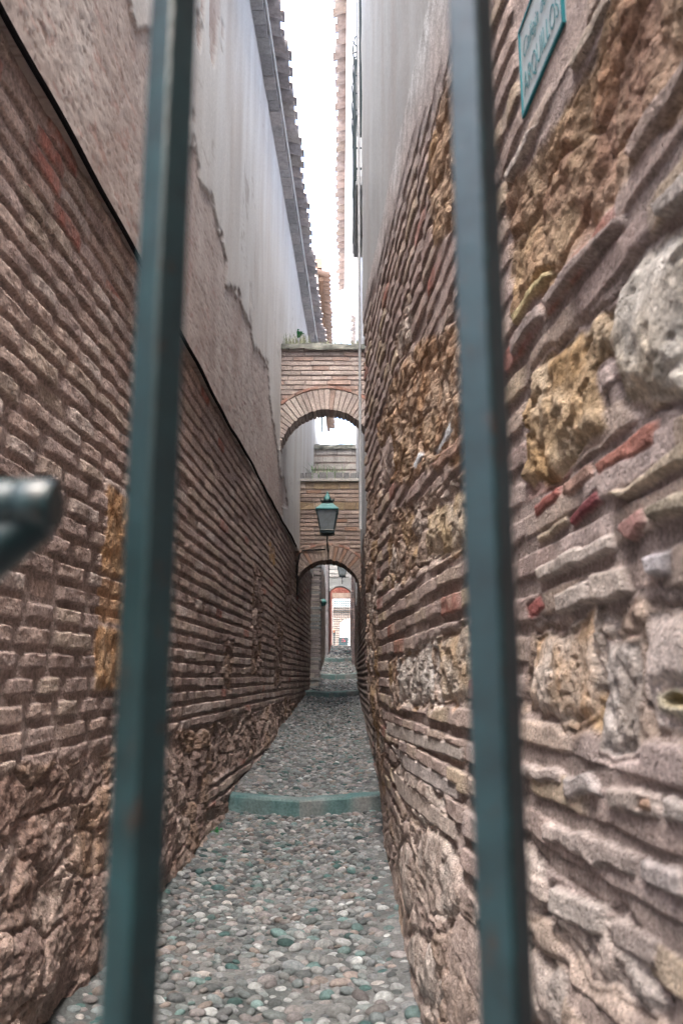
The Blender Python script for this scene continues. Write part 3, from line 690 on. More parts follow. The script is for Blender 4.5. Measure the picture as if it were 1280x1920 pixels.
# ---------------------------------------------------------------- ARCHES
def arch_wall(label, D, xl, xr, cx, R, spring, top, ring, thick, seed, col_pal, coping, jam=None, mort=(.33, .28, .26), group=None, flatR=1., bh=.062, base=None, stones=False):
    root = empty('brick_arch', label, 'arch', group, loc=(cx, D, 0)); inv = Vector((cx, D, 0))
    r = random.Random(seed)
    # solid mortar core with the opening cut
    core = MB(); n = 24; zb = spring-.05 if base is None else base
    pts = [(cx-R, zb)]+[(cx-R*math.cos(math.pi*k/n), spring+flatR*R*math.sin(math.pi*k/n)) for k in range(n+1)]+[(cx+R, zb)]
    outp = []
    for (x, z) in pts: outp.append((x, top))
    vs = []; fs = []
    for y in (D+.004, D+thick):
        for (x, z), (ox, oz) in zip(pts, outp): vs += [(x, y, z+CAMZ), (ox, y, oz+CAMZ)]
    m = 2*len(pts)
    for i in range(len(pts)-1):
        a = 2*i
        fs += [(a, a+1, a+3, a+2), (m+a, m+a+2, m+a+3, m+a+1), (a, a+2, m+a+2, m+a)]
    core.add(vs, fs, mort)
    core.box((xl, D+.004, zb+CAMZ), (cx-R, D+thick, top+CAMZ-.001), mort); core.box((cx+R, D+.004, zb+CAMZ), (xr, D+thick, top+CAMZ-.001), mort)
    core.box((xl, D+.02, top-.03+CAMZ), (xr, D+thick-.01, top+.005+CAMZ), mort)
    for v in range(len(core.v)): p = core.v[v]; core.v[v] = (p[0]-cx, p[1]-D, p[2])
    core.build('wall_core', M['brickF'], root)
    # courses
    w = MB(); z = zb; Ro = R+ring
    while z < top-.01:
        tall = stones and r.random() < .26; st_ = 1.9 if tall else 1.; h = bh*st_-bh*r.uniform(.2, .32); zz = z+h; x = xl-r.uniform(0, .2)
        while x < xr:
            L_ = r.uniform(.10, .22) if tall else r.uniform(.17, .28); a, b = max(x, xl), min(x+L_-.010, xr); x += L_
            def cut(zq):
                q = (zq-spring)/flatR
                if zq < spring: return Ro if base is None else R
                return math.sqrt(max(0, Ro*Ro-q*q)) if abs(q) < Ro else 0
            c1, c2 = cut(z+.005), cut(zz-.005); cm = max(c1, c2)
            segs_ = [(a, b)]
            if cm > 0:
                segs_ = []
                if a < cx-cm: segs_.append((a, min(b, cx-cm-.003)))
                if b > cx+cm: segs_.append((max(a, cx+cm+.003), b))
            for (p, q) in segs_:
                if q-p < .02: continue
                g_ = r.uniform(.85, 1.15); cl_ = [c*g_ for c in r.choice(col_pal)]
                pr = r.uniform(.006, .016)
                if tall: cl_ = [c*g_ for c in r.choice([(.35, .27, .18), (.33, .26, .20), (.35, .30, .26), (.31, .235, .16)])]
                w.box((p-cx, -pr, z+CAMZ), (q-cx, .05, zz+CAMZ), cl_, .007 if tall else .003)
        z += bh*st_*r.uniform(.97, 1.03)
    w.build('spandrel', M['brickF'], root, .004)
    # voussoirs
    v_ = MB(); nv_ = int(math.pi*R/.046)
    for k in range(nv_):
        a0 = math.pi*(k+.08)/nv_; a1 = math.pi*(k+.92)/nv_; e = r.uniform(-.006, .006)
        g_ = r.uniform(.85, 1.12); cl_ = [c*g_ for c in r.choice(col_pal)]
        vs = []
        for y in (-.014+r.uniform(-.003, .003), thick+.01):
            for (rr, aa) in ((R-.012+e, a0), (R+ring-.012+e, a0), (R+ring-.012+e, a1), (R-.012+e, a1)):
                vs.append((-rr*math.cos(aa), y, spring+flatR*rr*math.sin(aa)+CAMZ))
        v_.add(vs, [(0, 1, 2, 3), (4, 7, 6, 5), (0, 4, 5, 1), (1, 5, 6, 2), (2, 6, 7, 3), (3, 7, 4, 0)], cl_)
    v_.build('arch_ring', M['brickF'], root, .003)
    # thin red tile line over the ring
    t_ = MB(); nn = 26
    for k in range(nn):
        a0 = math.pi*(k+.04)/nn; a1 = math.pi*(k+.96)/nn; g_ = r.uniform(.85, 1.15); cl_ = [c*g_ for c in r.choice([(.36, .24, .20), (.38, .29, .25), (.34, .25, .21), (.35, .20, .16)])]
        if R+ring > min(cx-xl, xr-cx)+.1 and False: continue
        vs = []
        for y in (-.020, .03):
            for (rr, aa) in ((R+ring-.008, a0), (R+ring+.022, a0), (R+ring+.022, a1), (R+ring-.008, a1)):
                xx = -rr*math.cos(aa); xx = max(xl-cx-.03, min(xr-cx+.03, xx))
                vs.append((xx, y, spring+flatR*rr*math.sin(aa)+CAMZ))
        t_.add(vs, [(0, 1, 2, 3), (4, 7, 6, 5), (0, 4, 5, 1), (1, 5, 6, 2), (2, 6, 7, 3), (3, 7, 4, 0)], cl_)
    t_.build('tile_band', M['tile'], root, .002)
    # coping
    cp_ = MB()
    if coping == 'moss':
        X_ = np.linspace(xl, xr, 60); prof = [(-.06, -.02), (-.050, .03), (-.01, .07), (.08, .10), (thick, .10), (thick+.03, .0)]
        P = np.zeros((len(prof), 60, 3)); c_ = np.zeros(P.shape)
        for a, (y, z) in enumerate(prof):
            P[a, :, 0] = X_-cx; P[a, :, 1] = y+.018*fbm(X_*9, X_*0+a*3, 4, seed); P[a, :, 2] = top+z+CAMZ+.022*fbm(X_*7, X_*0+a*5, 4, seed+4)
            c_[a] = mixc(C(.035, .042, .036)+np.zeros((60, 3)), C(.20, .205, .185)+np.zeros((60, 3)), np.clip(.45+1.1*fbm(X_*11, X_*0+a*7, 3, seed+6), 0, 1))
        grid_mesh('coping', P, c_, M['bed'], root)
    else:
        cp_.box((xl-cx, -.05, top+CAMZ-.01), (xr-cx, thick+.03, top+.03+CAMZ), (.42, .41, .39), .003); x = xl
        while x < xr-.05:
            L_ = r.uniform(.09, .125); g = r.uniform(.16, .26)
            cp_.box((x-cx+.01, -.03, top+.03+CAMZ), (min(x+L_, xr)-cx-.006, thick, top+.12+CAMZ+r.uniform(-.008, .008)), (g, g*1.02, g*1.05), .004)
            x += L_
        cp_.build('coping', M['brickF'], root, .004)
    return root
pal1 = [(.42, .35, .32), (.45, .38, .35), (.40, .33, .30), (.43, .37, .35), (.47, .41, .38), (.42, .36, .33), (.44, .37, .34), (.40, .30, .26)]
pal2 = [(.33, .26, .23), (.36, .28, .24), (.30, .24, .215), (.38, .31, .27), (.34, .22, .17), (.28, .23, .21)]
D1 = 8.62
arch1 = arch_wall('nearest high brick arch bridging the alley, weeds and moss on its coping', D1, lx(D1), .285, -.158, .52, 2.36, 3.56, .235, .26, 5, pal1, 'moss', bh=.056)
D2 = 11.2
arch2 = arch_wall('low brick arch behind the big hanging lantern, square tiles along its coping', D2, lx(D2)-.02, .285, -.195, .455, 1.13, 2.68, .20, .45, 6, pal2, 'blocks', bh=.060, stones=True)
D3 = 14.15
arch3 = arch_wall('farther stone-coped arch seen above the lantern arch, on a bluish brick pier', D3, -.62, .40, -.02, .36, 2.0, 3.98, .18, .35, 7, [(.40, .38, .36), (.44, .41, .38), (.47, .44, .41)], 'moss', base=-.3, bh=.135)
# brick pier at the left under the farther arch
pr = MB(); z = -.25; r = random.Random(15)
while z < 2.0:
    c = r.choice([(.26, .29, .31), (.30, .32, .33), (.28, .26, .27), (.33, .30, .30)]); e = r.uniform(0, .012)
    pr.box((-.56+.02, -.012-e, z+CAMZ), (-.355+e, .37, z+.047+CAMZ), c, .003); z += .066
pr.box((-.56+.02, 0, -.3+CAMZ), (-.37, .36, 2.0+CAMZ), (.2, .2, .2))
po = pr.build('pier', M['brickF'], arch3, .004); po.location = (.02, 0, 0)
# through-wall of the left side beyond the pier, right side beyond
fh = empty('house', 'dark narrow passage wall on the left beyond the third arch', 'house')
plain_brick('wall', fh, 'y', -.47, 14.5, 24.0, -.3, 4.6, 811, .03, plaster=2.6, tint=.8)
fh2 = empty('house', 'farther pale house on the right, behind the tiled eave, with its own lower eave', 'house')
plain_brick('wall', fh2, 'y', .34, 14.3, 30.2, -.4, 6.0, 812, .03, plaster=2.2, flip=True, tint=.8)
tile_roof(fh2, .31, .13, 6.7+CAMZ, 13.9, 17.6, -1, M['tile'], seed=35)
mb_ = MB(); mb_.box((.30, 14.4, 1.5+CAMZ), (.6, 17.6, 6.6+CAMZ), (.58, .6, .62)); mb_.build('upper_wall', M['plaster'], fh2)
jb = MB(); r = random.Random(3); z = .15
while z < 3.4:
    c = r.choice([(.22, .18, .18), (.26, .20, .19), (.2, .17, .175)]); e = r.uniform(0, .01)
    jb.box((.262-e, 20.99-e, z+CAMZ), (.50, 21.3, z+.05+CAMZ), c, .002); z += .066
jb.box((.272, 21.0, .1+CAMZ), (.50, 21.28, 3.4+CAMZ), (.2, .17, .17))
jo = jb.build('buttress', M['brickF']); tag(jo, 'dark brick pier on the right just before the far passage', 'pier')

# far wall with the passage (D 24) and end wall with the mesh gate (D 30)
D4 = 24.0
fw = empty('wall', 'grey far wall with a rounded opening behind the small second lantern', 'wall')
w = MB()
cx4, R4, spr4 = -.045, .325, 2.36
n = 18; pts = [(cx4-R4, .3)]+[(cx4-R4*math.cos(math.pi*k/n), spr4+.24*math.sin(math.pi*k/n)) for k in range(n+1)]+[(cx4+R4, .3)]
vs = []; fs = []
for y in (D4, D4+.3):
    for (x, z) in pts: vs += [(x, y, z+CAMZ), (x, y, 5.2+CAMZ)]
m = 2*len(pts)
for i in range(len(pts)-1):
    a = 2*i; fs += [(a, a+1, a+3, a+2), (m+a, m+a+2, m+a+3, m+a+1), (a, a+2, m+a+2, m+a)]
w.add(vs, fs, (.36, .38, .39))
w.box((-.9, D4, .2+CAMZ), (cx4-R4, D4+.3, 5.2+CAMZ-.001), (.24, .23, .25)); w.box((cx4+R4, D4, .2+CAMZ), (.7, D4+.3, 5.2+CAMZ-.001), (.3, .28, .28))
z = 2.85
while z < 5.1: w.box((-.36, D4-.012, z+CAMZ), (.5, D4, z+.10+CAMZ), (.44+random.uniform(-.04, .04),)*3, .003); z += .13
w.build('wall_face', M['brickF'], fw)
pw = empty('passage_wall', 'red brick side wall lining the left of the far passage', 'wall')
plain_brick('brick_face', pw, 'y', -.375, 24.3, 30.0, .4, 3.8, 821, .03, depth=.01)
for p in pw.children:
    ca = p.data.color_attributes['Col']; arr = np.zeros(len(p.data.vertices)*4, np.float32); ca.data.foreach_get('color', arr); arr = arr.reshape(-1, 4); arr[:, :3] = arr[:, :3]*np.array([1.15, .55, .45]); ca.data.foreach_set('color', arr.reshape(-1))
D5 = 30.0; gl0, gr0 = -.345, .32
ew = empty('end_wall', 'end wall of red brick over a beige lintel around the bright gateway', 'wall')
w = MB(); w.box((gl0-.4, D5, .9+CAMZ), (gl0, D5+.2, 4.4+CAMZ), (.27, .10, .075)); w.box((gr0, D5, .9+CAMZ), (gr0+.5, D5+.2, 4.4+CAMZ), (.24, .10, .075))
r = random.Random(9); z = 3.02
while z < 4.3:
    x = gl0-r.random()*.2
    while x < gr0:
        L_ = r.uniform(.2, .27); g = r.uniform(.8, 1.2); w.box((max(x, gl0), D5-.01, z+CAMZ), (min(x+L_-.012, gr0), D5+.18, z+.05+CAMZ), (.30*g, .115*g, .09*g), .002); x += L_
    z += .064
w.box((gl0, D5+.004, 3.0+CAMZ), (gr0, D5+.19, 4.4+CAMZ), (.42, .34, .30)); w.build('brickwork', M['brickF'], ew)
w = MB(); w.box((gl0, D5-.02, 2.83+CAMZ), (gr0, D5+.2, 3.0+CAMZ), (.36, .30, .255), .004); w.box((gl0, D5-.03, 2.80+CAMZ), (gr0, D5+.05, 2.83+CAMZ), (.25, .15, .12)); w.build('lintel', M['brickF'], ew)
w = MB(); w.box((gl0, D5-.03, .98+CAMZ), (gr0, D5+.3, 1.13+CAMZ), (.32, .31, .31), .004); w.build('threshold', M['kerb'], ew)
w = MB(); w.box((gl0, D5-.015, 1.13+CAMZ), (gl0+.035, D5+.04, 2.80+CAMZ), (.6, .58, .5)); w.build('door_post', M['white'], ew)
fg = empty('gate', 'see-through grid gate of thin dark bars closing the far end of the alley', 'gate', loc=(0, D5+.06, 0))
fr = MB(); ga, gb, gc, gd = gl0+.04, gr0-.005, 1.16+CAMZ, 2.79+CAMZ
fr.tube([(ga, 0, gc), (ga, 0, gd), (gb, 0, gd), (gb, 0, gc), (ga, 0, gc)], .010, 6); fr.build('frame', M['darkiron'], fg)
fr = MB()
for x in np.linspace(ga, gb, 9)[1:-1]: fr.tube([(x, 0, gc), (x, 0, gd)], .014, 5)
for z in np.linspace(gc, gd, 21)[1:-1]: fr.tube([(ga, 0, z), (gb, 0, z)], .014, 5)
fr.build('grid', M['darkiron'], fg)

# beyond the gate
b = MB(); b.box((-40, D5+.2, .95+CAMZ), (40, 60, 1.06+CAMZ), (.3, .3, .3)); o = b.build('street', M['street']); o['kind'] = 'structure'
ob = empty('house', 'cream house across the street beyond the far gate, with a dark roof edge', 'house', loc=(0, 46, 0))
b = MB(); b.box((-.44, 0, 1.06+CAMZ), (9, 5, 3.60+CAMZ), (.20, .16, .135)); b.build('wall', M['brickF'], ob)
b = MB(); b.box((-.50, -.14, 3.60+CAMZ), (9, 5, 3.82+CAMZ), (.10, .085, .075)); b.build('roof', M['brickF'], ob)
b = MB(); n = 14; c0, rr = .42, .52
vs = [(c0-rr, -.06, 1.06+CAMZ)]+[(c0-rr*math.cos(math.pi*k/n), -.06, 2.75+.42*math.sin(math.pi*k/n)+CAMZ) for k in range(n+1)]+[(c0+rr, -.06, 1.06+CAMZ)]
vs2 = [(x, .02, z) for x, _, z in vs]; m = len(vs)
b.add(vs+vs2, [tuple(range(m))[::-1]]+[(i, i+1, m+i+1, m+i) for i in range(m-1)], (.8, .82, .82)); b.build('door', M['white'], ob)
b = MB(); b.box((-8, 0, 1.06+CAMZ), (-.9, 3, 3.1+CAMZ), (.7, .72, .72)); o = b.build('wall', M['white']); o.location = (0, 52, 0); tag(o, 'low white wall far beyond the gate, left of the cream house', 'wall')
b = MB(); b.box((-.12, 0, 1.06+CAMZ), (.26, .3, 1.60+CAMZ), (.1, .2, .2)); bx = b.build('box', M['iron'], None, .015); bx.location = (0, 34, 0)
tag(bx, 'teal box with a round red badge standing outside the far gate', 'box')
b = MB(); b.tube([(.07, -.012, 1.46+CAMZ), (.07, .0, 1.46+CAMZ)], .075, 16); bg = b.build('badge', M['red'], bx)
b = MB(); b.tube([(.07, -.016, 1.46+CAMZ), (.07, -.012, 1.46+CAMZ)], .042, 16); b.build('badge_centre', M['darkiron'], bx)
pt = empty('planter', 'dark slatted stand topped by a reddish pot left of the teal box', 'planter', loc=(-.365, 33, 0))
b = MB()
for k in range(3): b.box((-.03+.045*k, -.05, 1.06+CAMZ), (.0+.045*k, .05, 1.72+CAMZ), (.05, .05, .05))
b.box((-.035, -.055, 1.66+CAMZ), (.10, .055, 1.70+CAMZ), (.05, .05, .05)); b.build('stand', M['darkiron'], pt)
b = MB(); b.lathe([(.04, 0), (.075, .10), (.085, .12), (.07, .13), (.05, .20)], (.035, 0, 1.72+CAMZ), 14, (.5, .2, .12)); b.build('pot', M['tile'], pt)

# far left tiled eave, its cornice and white gable above the roofs
def at_px(px, py, Y):
    u, v = (px-640)/FPX, (960-py)/FPX; t = Y/(CP-v*SP); return t*u, t*(SP+v*CP)
tile_roof(fh, -.42, .20, 8.5+CAMZ, 16.4, 27.5, 1, M['warm'], seed=44)
b = MB()
b.box((-.485, 16.42, 8.36+CAMZ), (-.39, 27.5, 8.45+CAMZ), (.2, .15, .12), .003); b.build('cornice', M['warm'], fh)
b = MB(); b.box((-3, 16.5, 3.2+CAMZ), (-.505, 27.5, 8.62+CAMZ), (.8, .8, .8)); b.build('upper_gable', M['white'], fh)
sv = MB(); xa, z1 = at_px(598, 810, 18); sv.tube([(xa+.06, 0, z1+CAMZ), (xa+.06, 0, z1+1.0+CAMZ)], .02, 8)
so = sv.build('iron_post', M['darkiron']); so.location = (0, 18, 0); tag(so, 'thin dark post behind the high arch, against the bright sky', 'post')
# left wall of the house beyond arch 3 (plaster return)
b = MB(); b.box((-.75, 14.3, 3.0+CAMZ), (-.50, 18, 5.0+CAMZ), (.6, .62, .63)); b.build('upper_wall', M['plaster'], fh)

# ---------------------------------------------------------------- LANTERNS
def lantern(label, loc, sc, roofcol=True):
    root = empty('street_lantern', label, 'lantern', 'iron lanterns over the alley', loc); s = sc
    fr = MB(); tw, bw, hh = .135*s, .085*s, .27*s
    cor_t = [(sx*tw, sy*tw, 0) for sx, sy in ((-1, -1), (1, -1), (1, 1), (-1, 1))]; cor_b = [(sx*bw, sy*bw, -hh) for sx, sy in ((-1, -1), (1, -1), (1, 1), (-1, 1))]
    for k in range(4):
        fr.tube([cor_t[k], cor_b[k]], .010*s, 6)
        fr.tube([cor_t[k], cor_t[(k+1) % 4]], .011*s, 6); fr.tube([cor_b[k], cor_b[(k+1) % 4]], .012*s, 6)
    fr.lathe([(bw*1.08, -hh-.012*s), (bw*1.08, -hh-.03*s), (bw*.75, -hh-.05*s), (bw*.3, -hh-.06*s)], n=4, sq=True)
    fr.build('frame', M['darkiron'], root)
    for k in range(4):
        g = MB(); a, b2, c, d = [Vector(q) for q in (cor_t[k], cor_t[(k+1) % 4], cor_b[(k+1) % 4], cor_b[k])]
        cen = Vector((0, 0, -hh/2)); q = [cen+(p-cen)*.965 for p in (a, b2, c, d)]; q2 = [cen+(p-cen)*.95 for p in (a, b2, c, d)]
        g.add(q+q2, [(0, 1, 2, 3), (7, 6, 5, 4)]); g.build('glass_pane', M['lampglass'], root)
    rf = MB(); rf.lathe([(tw*1.10, -.005*s), (tw*1.12, .008*s), (tw*.85, .040*s), (.075*s, .085*s)], n=4, sq=True); rf.build('roof', M['verdigris'], root)
    cl = MB(); cl.lathe([(.075*s, .085*s), (.075*s, .092*s), (.066*s, .094*s), (.066*s, .118*s), (.080*s, .120*s), (.080*s, .132*s)], n=16)
    for k in range(20):
        a = 2*math.pi*k/20; cl.tube([(.070*s*math.cos(a), .070*s*math.sin(a), .094*s), (.070*s*math.cos(a), .070*s*math.sin(a), .118*s)], .004*s, 4)
    for k in range(8):
        a = math.pi*k/4+math.pi/8; cl.tube([(.075*s*math.cos(a), .075*s*math.sin(a), .13*s), (.095*s*math.cos(a), .095*s*math.sin(a), .145*s), (.100*s*math.cos(a), .100*s*math.sin(a), .165*s), (.088*s*math.cos(a), .088*s*math.sin(a), .160*s)], [.008*s, .007*s, .004*s, .002*s], 6)
    cl.build('collar', M['darkiron'], root)
    fn = MB(); fn.lathe([(.052*s, .132*s), (.056*s, .150*s), (.046*s, .165*s), (.030*s, .20*s), (.014*s, .235*s), (.010*s, .240*s), (.012*s, .250*s), (.003*s, .262*s)], n=16); fn.build('finial', M['verdigris'], root)
    br = MB(); br.tube([(0, 0, -hh-.05*s), (0, 0, -hh-.13*s), (0, .05*s, -hh-.155*s), (0, .64, -hh-.16*s)], .011*s, 8)
    br.build('bracket', M['darkiron'], root)
    return root
def place(px, py, Y): x, h = at_px(px, py, Y); return (x, Y, h+CAMZ)
lantern('large teal-roofed lantern in front of the low arch, dusty glass panes', place(613.5, 958, 10.55), 1.0)
lantern('small distant lantern over the far opening, seen through the low arch', place(641.5, 1060, 21.0), .92)
mb_ = MB(); pts = [(-.60, D2-.03, 1.10+CAMZ), (-.598, D2-.03, 1.50+CAMZ), (-.57, D2-.03, 1.66+CAMZ), (-.53, D2-.03, 1.70+CAMZ), (-.22, D2-.035, 1.715+CAMZ)]
mb_.tube(pts, .010, 8); o = mb_.build('cable', M['cable']); tag(o, 'thin dark cable bending round the low arch to the big lantern', 'cable')
mb_ = MB(); mb_.tube([(-.36, D4-.1, 2.0+CAMZ), (-.36, D4-.1, 3.6+CAMZ)], .013, 6); mb_.tube([(-.36, D4-.1, 2.86+CAMZ), (.22, D4-.1, 2.86+CAMZ)], .011, 6); mb_.tube([(-.32, D4-.1, 3.6+CAMZ), (-.32, D4-.1, 3.62+CAMZ)], .01, 6)
o = mb_.build('cable', M['cable']); tag(o, 'dark cable run down and across the far grey wall under the small lantern', 'cable')
mb_ = MB(); mb_.lathe([(.01, -.07), (.06, -.05), (.085, 0), (.07, .05), (.03, .075)], (0, 0, 0), 12); mb_.tube([(0, 0, 0), (-.14, .02, .03)], .015, 6)
o = mb_.build('wall_lamp', M['verdigris']); o.location = place(604.5, 1130, 16.0); tag(o, 'small round green lamp on the dark passage wall', 'lamp')

# ---------------------------------------------------------------- STREET NAME TILE
SOFF = -.012
P0 = [on_wall(x, y, RA-SOFF, RB) for x, y in ((980, 222), (1058, 60), (955, 38))]
dA, dB = P0[0][0], P0[1][0]; hA = P0[0][1]; SW = dA-dB; SHt = .205
sg = empty('street_sign', 'white ceramic street name tile with teal lettering on the rubble wall', 'sign')
def wallpt(a, z, off): d = dA-a*SW; return Vector((RA+RB*d-SOFF-off, d, hA+z+CAMZ))
sg.location = wallpt(0, 0, 0)
ux = (wallpt(1, 0, 0)-wallpt(0, 0, 0)).normalized(); uz = Vector((0, 0, 1)); uy = uz.cross(ux)   # x runs towards the camera, y into the wall
sg.matrix_world = Matrix.Translation(wallpt(0, 0, 0)) @ Matrix((ux, uy, uz)).transposed().to_4x4()
wlen = (wallpt(1, 0, 0)-wallpt(0, 0, 0)).length
b = MB(); b.box((0, 0, 0), (wlen, .010, SHt), (.8, .8, .8)); b.build('plate', M['enamel'], sg, .003)
b = MB(); e = .006
for a0, a1 in (((0, -.003, 0), (wlen, .006, e)), ((0, -.003, SHt-e), (wlen, .006, SHt)), ((0, -.003, e+.0005), (e, .006, SHt-e-.0005)), ((wlen-e, -.003, e+.0005), (wlen, .006, SHt-e-.0005))): b.box(a0, a1)
b.build('border', M['teal'], sg)
def text(body, x, z, size, wscale, shear=0.):
    cu = bpy.data.curves.new('lettering', 'FONT'); cu.body = body; cu.size = size;  cu.extrude = .0004; cu.shear = shear; cu.offset = -.0010
    o = bpy.data.objects.new('lettering', cu); COL.objects.link(o); cu.materials.append(M['teal']); o.parent = sg
    o.rotation_euler = (math.pi/2, 0, 0); o.location = (x, -.0015, z); o.scale = (wscale, 1, 1)
    bpy.context.view_layer.update(); w_ = o.dimensions.x
    dg = bpy.context.evaluated_depsgraph_get(); me = bpy.data.meshes.new_from_object(o.evaluated_get(dg))
    n = bpy.data.objects.new('lettering', me); COL.objects.link(n); n.parent = sg; n.rotation_euler = o.rotation_euler; n.location = o.location; n.scale = o.scale
    bpy.data.objects.remove(o); return n, w_
o1, w1_ = text('Calleja de los', .022, .118, .058, 1., .3); o1.scale.x = (wlen-.050)/max(w1_, .01)
o2, w2_ = text('ARQUILLOS', .020, .034, .074, 1.); o2.scale.x = (wlen-.040)/max(w2_, .01)

# ---------------------------------------------------------------- FOREGROUND GATE
gd_ = .31
gate = empty('iron_gate', 'dark teal iron gate of square upright bars standing close to the camera', 'gate', loc=(0, gd_, CAMZ))
def bar(x):
    b = MB(); s = .0073; n = 40; vs = []; fs = []; rot = math.radians(51); rb = random.Random(int(x*1000))
    zs = np.linspace(-1.3, 1.0, n)
    cr_ = .16
    base = [(-1, -1+cr_), (-1+cr_, -1), (1-cr_, -1), (1, -1+cr_), (1, 1-cr_), (1-cr_, 1), (-1+cr_, 1), (-1, 1-cr_)]
    for i, z in enumerate(zs):
        wv = .0003*math.sin(z*9+x*50)
        for (a, c) in base:
            vs.append((x+wv+s*(a*math.cos(rot)-c*math.sin(rot)), s*(a*math.sin(rot)+c*math.cos(rot)), z))
    m = len(base)
    for i in range(n-1):
        for k in range(m): fs.append((i*m+k, i*m+(k+1) % m, (i+1)*m+(k+1) % m, (i+1)*m+k))
    b.add(vs, fs); return b.build('bar', M['iron'], gate)
bar(-.0727); bar(.0562)
for z in (-1.28, .97):
    b = MB(); b.box((-.75, -.012, z-.02), (.42, .012, z+.02)); b.build('rail', M['iron'], gate, .002)
# latch bolt reaching in from the left
lt = MB(); LX, LZ = .0235, .047
lt.tube([(-.25, -.03, .012+LZ), (-.135+LX, -.03, .012+LZ)], .0085, 16)
lt.tube([(-.1345+LX, -.03, .012+LZ), (-.1335+LX, -.03, .012+LZ), (-.1235+LX, -.03, .0118+LZ), (-.1222+LX, -.03, .0118+LZ)], [.0085, .0092, .0090, .0082], 16)
lt.tube([(-.128+LX, -.027, .007+LZ), (-.146+LX, -.027, -.006+LZ), (-.20, -.027, -.013+LZ)], [.0070, .0105, .0125], 14)
lt.build('latch', M['iron'], gate)

# ---------------------------------------------------------------- PLANTS
def tuft(name, label, cat, loc, n, h, spread, mat, kind=None, lean=.3, w=.004, seed=0, blades=True, group=None):
    r = random.Random(seed); b = MB()
    for i in range(n):
        x = r.uniform(-spread, spread); y = r.uniform(-.03, .06); hh_ = h*r.uniform(.4, 1); a = r.uniform(0, 6.28); l = hh_*lean*r.uniform(.3, 1.6)
        p0 = Vector((x, y, 0)); p1 = p0+Vector((l*.4*math.cos(a), l*.4*math.sin(a), hh_*.6)); p2 = p0+Vector((l*math.cos(a), l*math.sin(a), hh_*r.uniform(.75, 1)))
        t = Vector((-math.sin(a), math.cos(a), 0))*w; t2 = Vector((w*.5, 0, 0))
        if blades: b.add([p0-t-t2, p0+t+t2, p1+t*.8, p1-t*.8, p2], [(0, 1, 2, 3), (3, 2, 4)])
        else:
            b.tube([p0, p1], .002, 4)
            for k in range(7):
                q = p0.lerp(p1, .3+.1*k)+Vector((r.uniform(-1, 1), r.uniform(-1, 1), r.uniform(-.6, .6)))*w*4
                dd = Vector((r.uniform(-1, 1), r.uniform(-1, 1), r.uniform(-.4, .8))).normalized(); ee = dd.cross(Vector((r.random(), r.random(), 1))).normalized()
                b.add([q, q+dd*w*3+ee*w*1.6, q+dd*w*6, q+dd*w*3-ee*w*1.6], [(0, 1, 2, 3)])
    o = b.build(name, mat); o.location = loc; tag(o, label, cat, group, kind); return o
tuft('dry_grass', 'dry pale grass growing along the mossy top of the high arch', 'grass', (-.22, D1+.05, 3.64+CAMZ), 160, .075, .42, M['dry'], 'stuff', seed=1)
tuft('dry_grass', 'thicker dry grass tuft where the high arch meets the left plaster', 'grass', (-.50, D1-.0, 3.62+CAMZ), 90, .18, .15, M['dry'], 'stuff', seed=2)
tuft('weed', 'sparse green weed growing behind the coping blocks of the low arch', 'weed', (-.22, D2+.25, 2.78+CAMZ), 90, .30, .26, M['weed'], None, .5, seed=3)
x, z = at_px(549, 628, 8.9)
tuft('wall_plant', 'bright green fern hanging high on the left plaster above the arch', 'plant', (lx(10.4)+.06, 10.4, at_px(549, 634, 10.4)[1]+CAMZ), 16, .19, .030, M['green'], None, .3, .008, 4, False)
tuft('ground_weed', 'small green plant at the foot of the left wall before the first step', 'plant', (at_px(392, 1552, 5.1)[0]+.02, 5.15, -.93+CAMZ), 9, .07, .02, M['green'], None, .8, .006, 5, False)
tuft('ground_weed', 'small green plant at the left wall just past the first step', 'plant', (at_px(440, 1458, 6.6)[0]+.0, 6.6, -.73+CAMZ), 8, .06, .03, M['green'], None, .8, .006, 6, False)

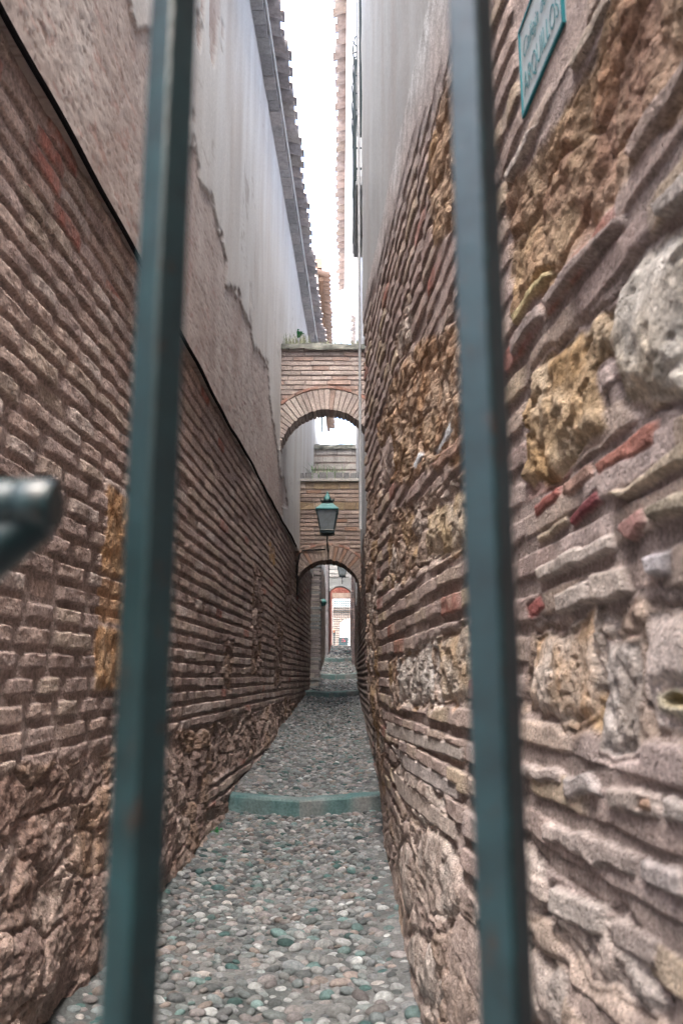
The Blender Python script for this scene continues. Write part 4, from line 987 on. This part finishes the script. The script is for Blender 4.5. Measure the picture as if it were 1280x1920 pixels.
oh = empty('house', 'plain house added unseen behind the camera, shaped to shade the gate bars and alley mouth', 'house')
mb_ = MB(); mb_.box((-.1, -6, -.3), (9, -.42, 7.2), (.10, .095, .09)); mb_.build('wall', M['plaster'], oh)  # dark block added out of view to keep light off the bars' right faces
mb_ = MB(); mb_.box((-12, -6, -.3), (-.16, -3.2, 6.4), (.42, .41, .40)); mb_.build('unseen_wing', M['plaster'], oh)  # added unseen and set farther back, so light reaches the bars from the left
lf = MB(); x0, _ = at_px(614, 1636, 3.95); z0 = float(gh(np.array(3.95), np.array(x0)))+CAMZ+.03
lf.add([(-.02, 0, 0), (0, -.012, .006), (.026, .004, .012), (.002, .014, .004)], [(0, 1, 2, 3)]); lf.tube([(-.05, .01, .002), (-.02, 0, .004)], .0012, 5)
o = lf.build('fallen_leaf', M['cable']); o.location = (x0, 3.95, z0); tag(o, 'small dark fallen leaf with its stalk lying on the cobbles', 'leaf')
# ---------------------------------------------------------------- GROUND, SKY, SUN, CAMERA
b = MB(); b.add([(-400, -400, -.15), (400, -400, -.15), (400, 400, -.15), (-400, 400, -.15)], [(0, 1, 2, 3)]); o = b.build('ground', M['street']); o['kind'] = 'structure'
world = bpy.data.worlds.new('World'); scene.world = world; world.use_nodes = True
nt = world.node_tree; sky = nt.nodes.new('ShaderNodeTexSky'); sky.sky_type = 'NISHITA'; sky.sun_disc = False
SE, SA = math.radians(64), math.radians(175)
sky.sun_elevation = SE; sky.sun_rotation = SA; sky.dust_density = 6; sky.air_density = 1.0; sky.ozone_density = .6
bgn = nt.nodes['Background']; nt.links.new(sky.outputs[0], bgn.inputs[0]); bgn.inputs[1].default_value = .15
sd_ = bpy.data.lights.new('sun', 'SUN'); sd_.energy = .6; sd_.angle = math.radians(40); sd_.color = (1, .97, .93)
so = bpy.data.objects.new('sun', sd_); COL.objects.link(so)
dirv = Vector((math.sin(SA)*math.cos(SE), math.cos(SA)*math.cos(SE), math.sin(SE)))
so.rotation_euler = dirv.to_track_quat('Z', 'Y').to_euler()
cam = bpy.data.cameras.new('camera'); co = bpy.data.objects.new('camera', cam); COL.objects.link(co); scene.camera = co
cam.sensor_fit = 'VERTICAL'; cam.sensor_height = 36; cam.sensor_width = 24; cam.lens = FPX/1920*36; cam.clip_start = .02; cam.clip_end = 2000
co.location = (0, 0, CAMZ); co.rotation_euler = (math.pi/2+PITCH, 0, 0)
cam.dof.use_dof = True; cam.dof.focus_distance = 6.5; cam.dof.aperture_fstop = 6.5
scene.view_settings.view_transform = 'Standard'; scene.view_settings.look = 'None'; scene.view_settings.gamma = 1
scene.view_settings.exposure = 3.6
scene.cycles.max_bounces = 10; scene.cycles.diffuse_bounces = 8; scene.cycles.glossy_bounces = 3
scene.cycles.use_denoising = True; scene.cycles.sample_clamp_indirect = 8; scene.cycles.caustics_reflective = False; scene.cycles.caustics_refractive = False
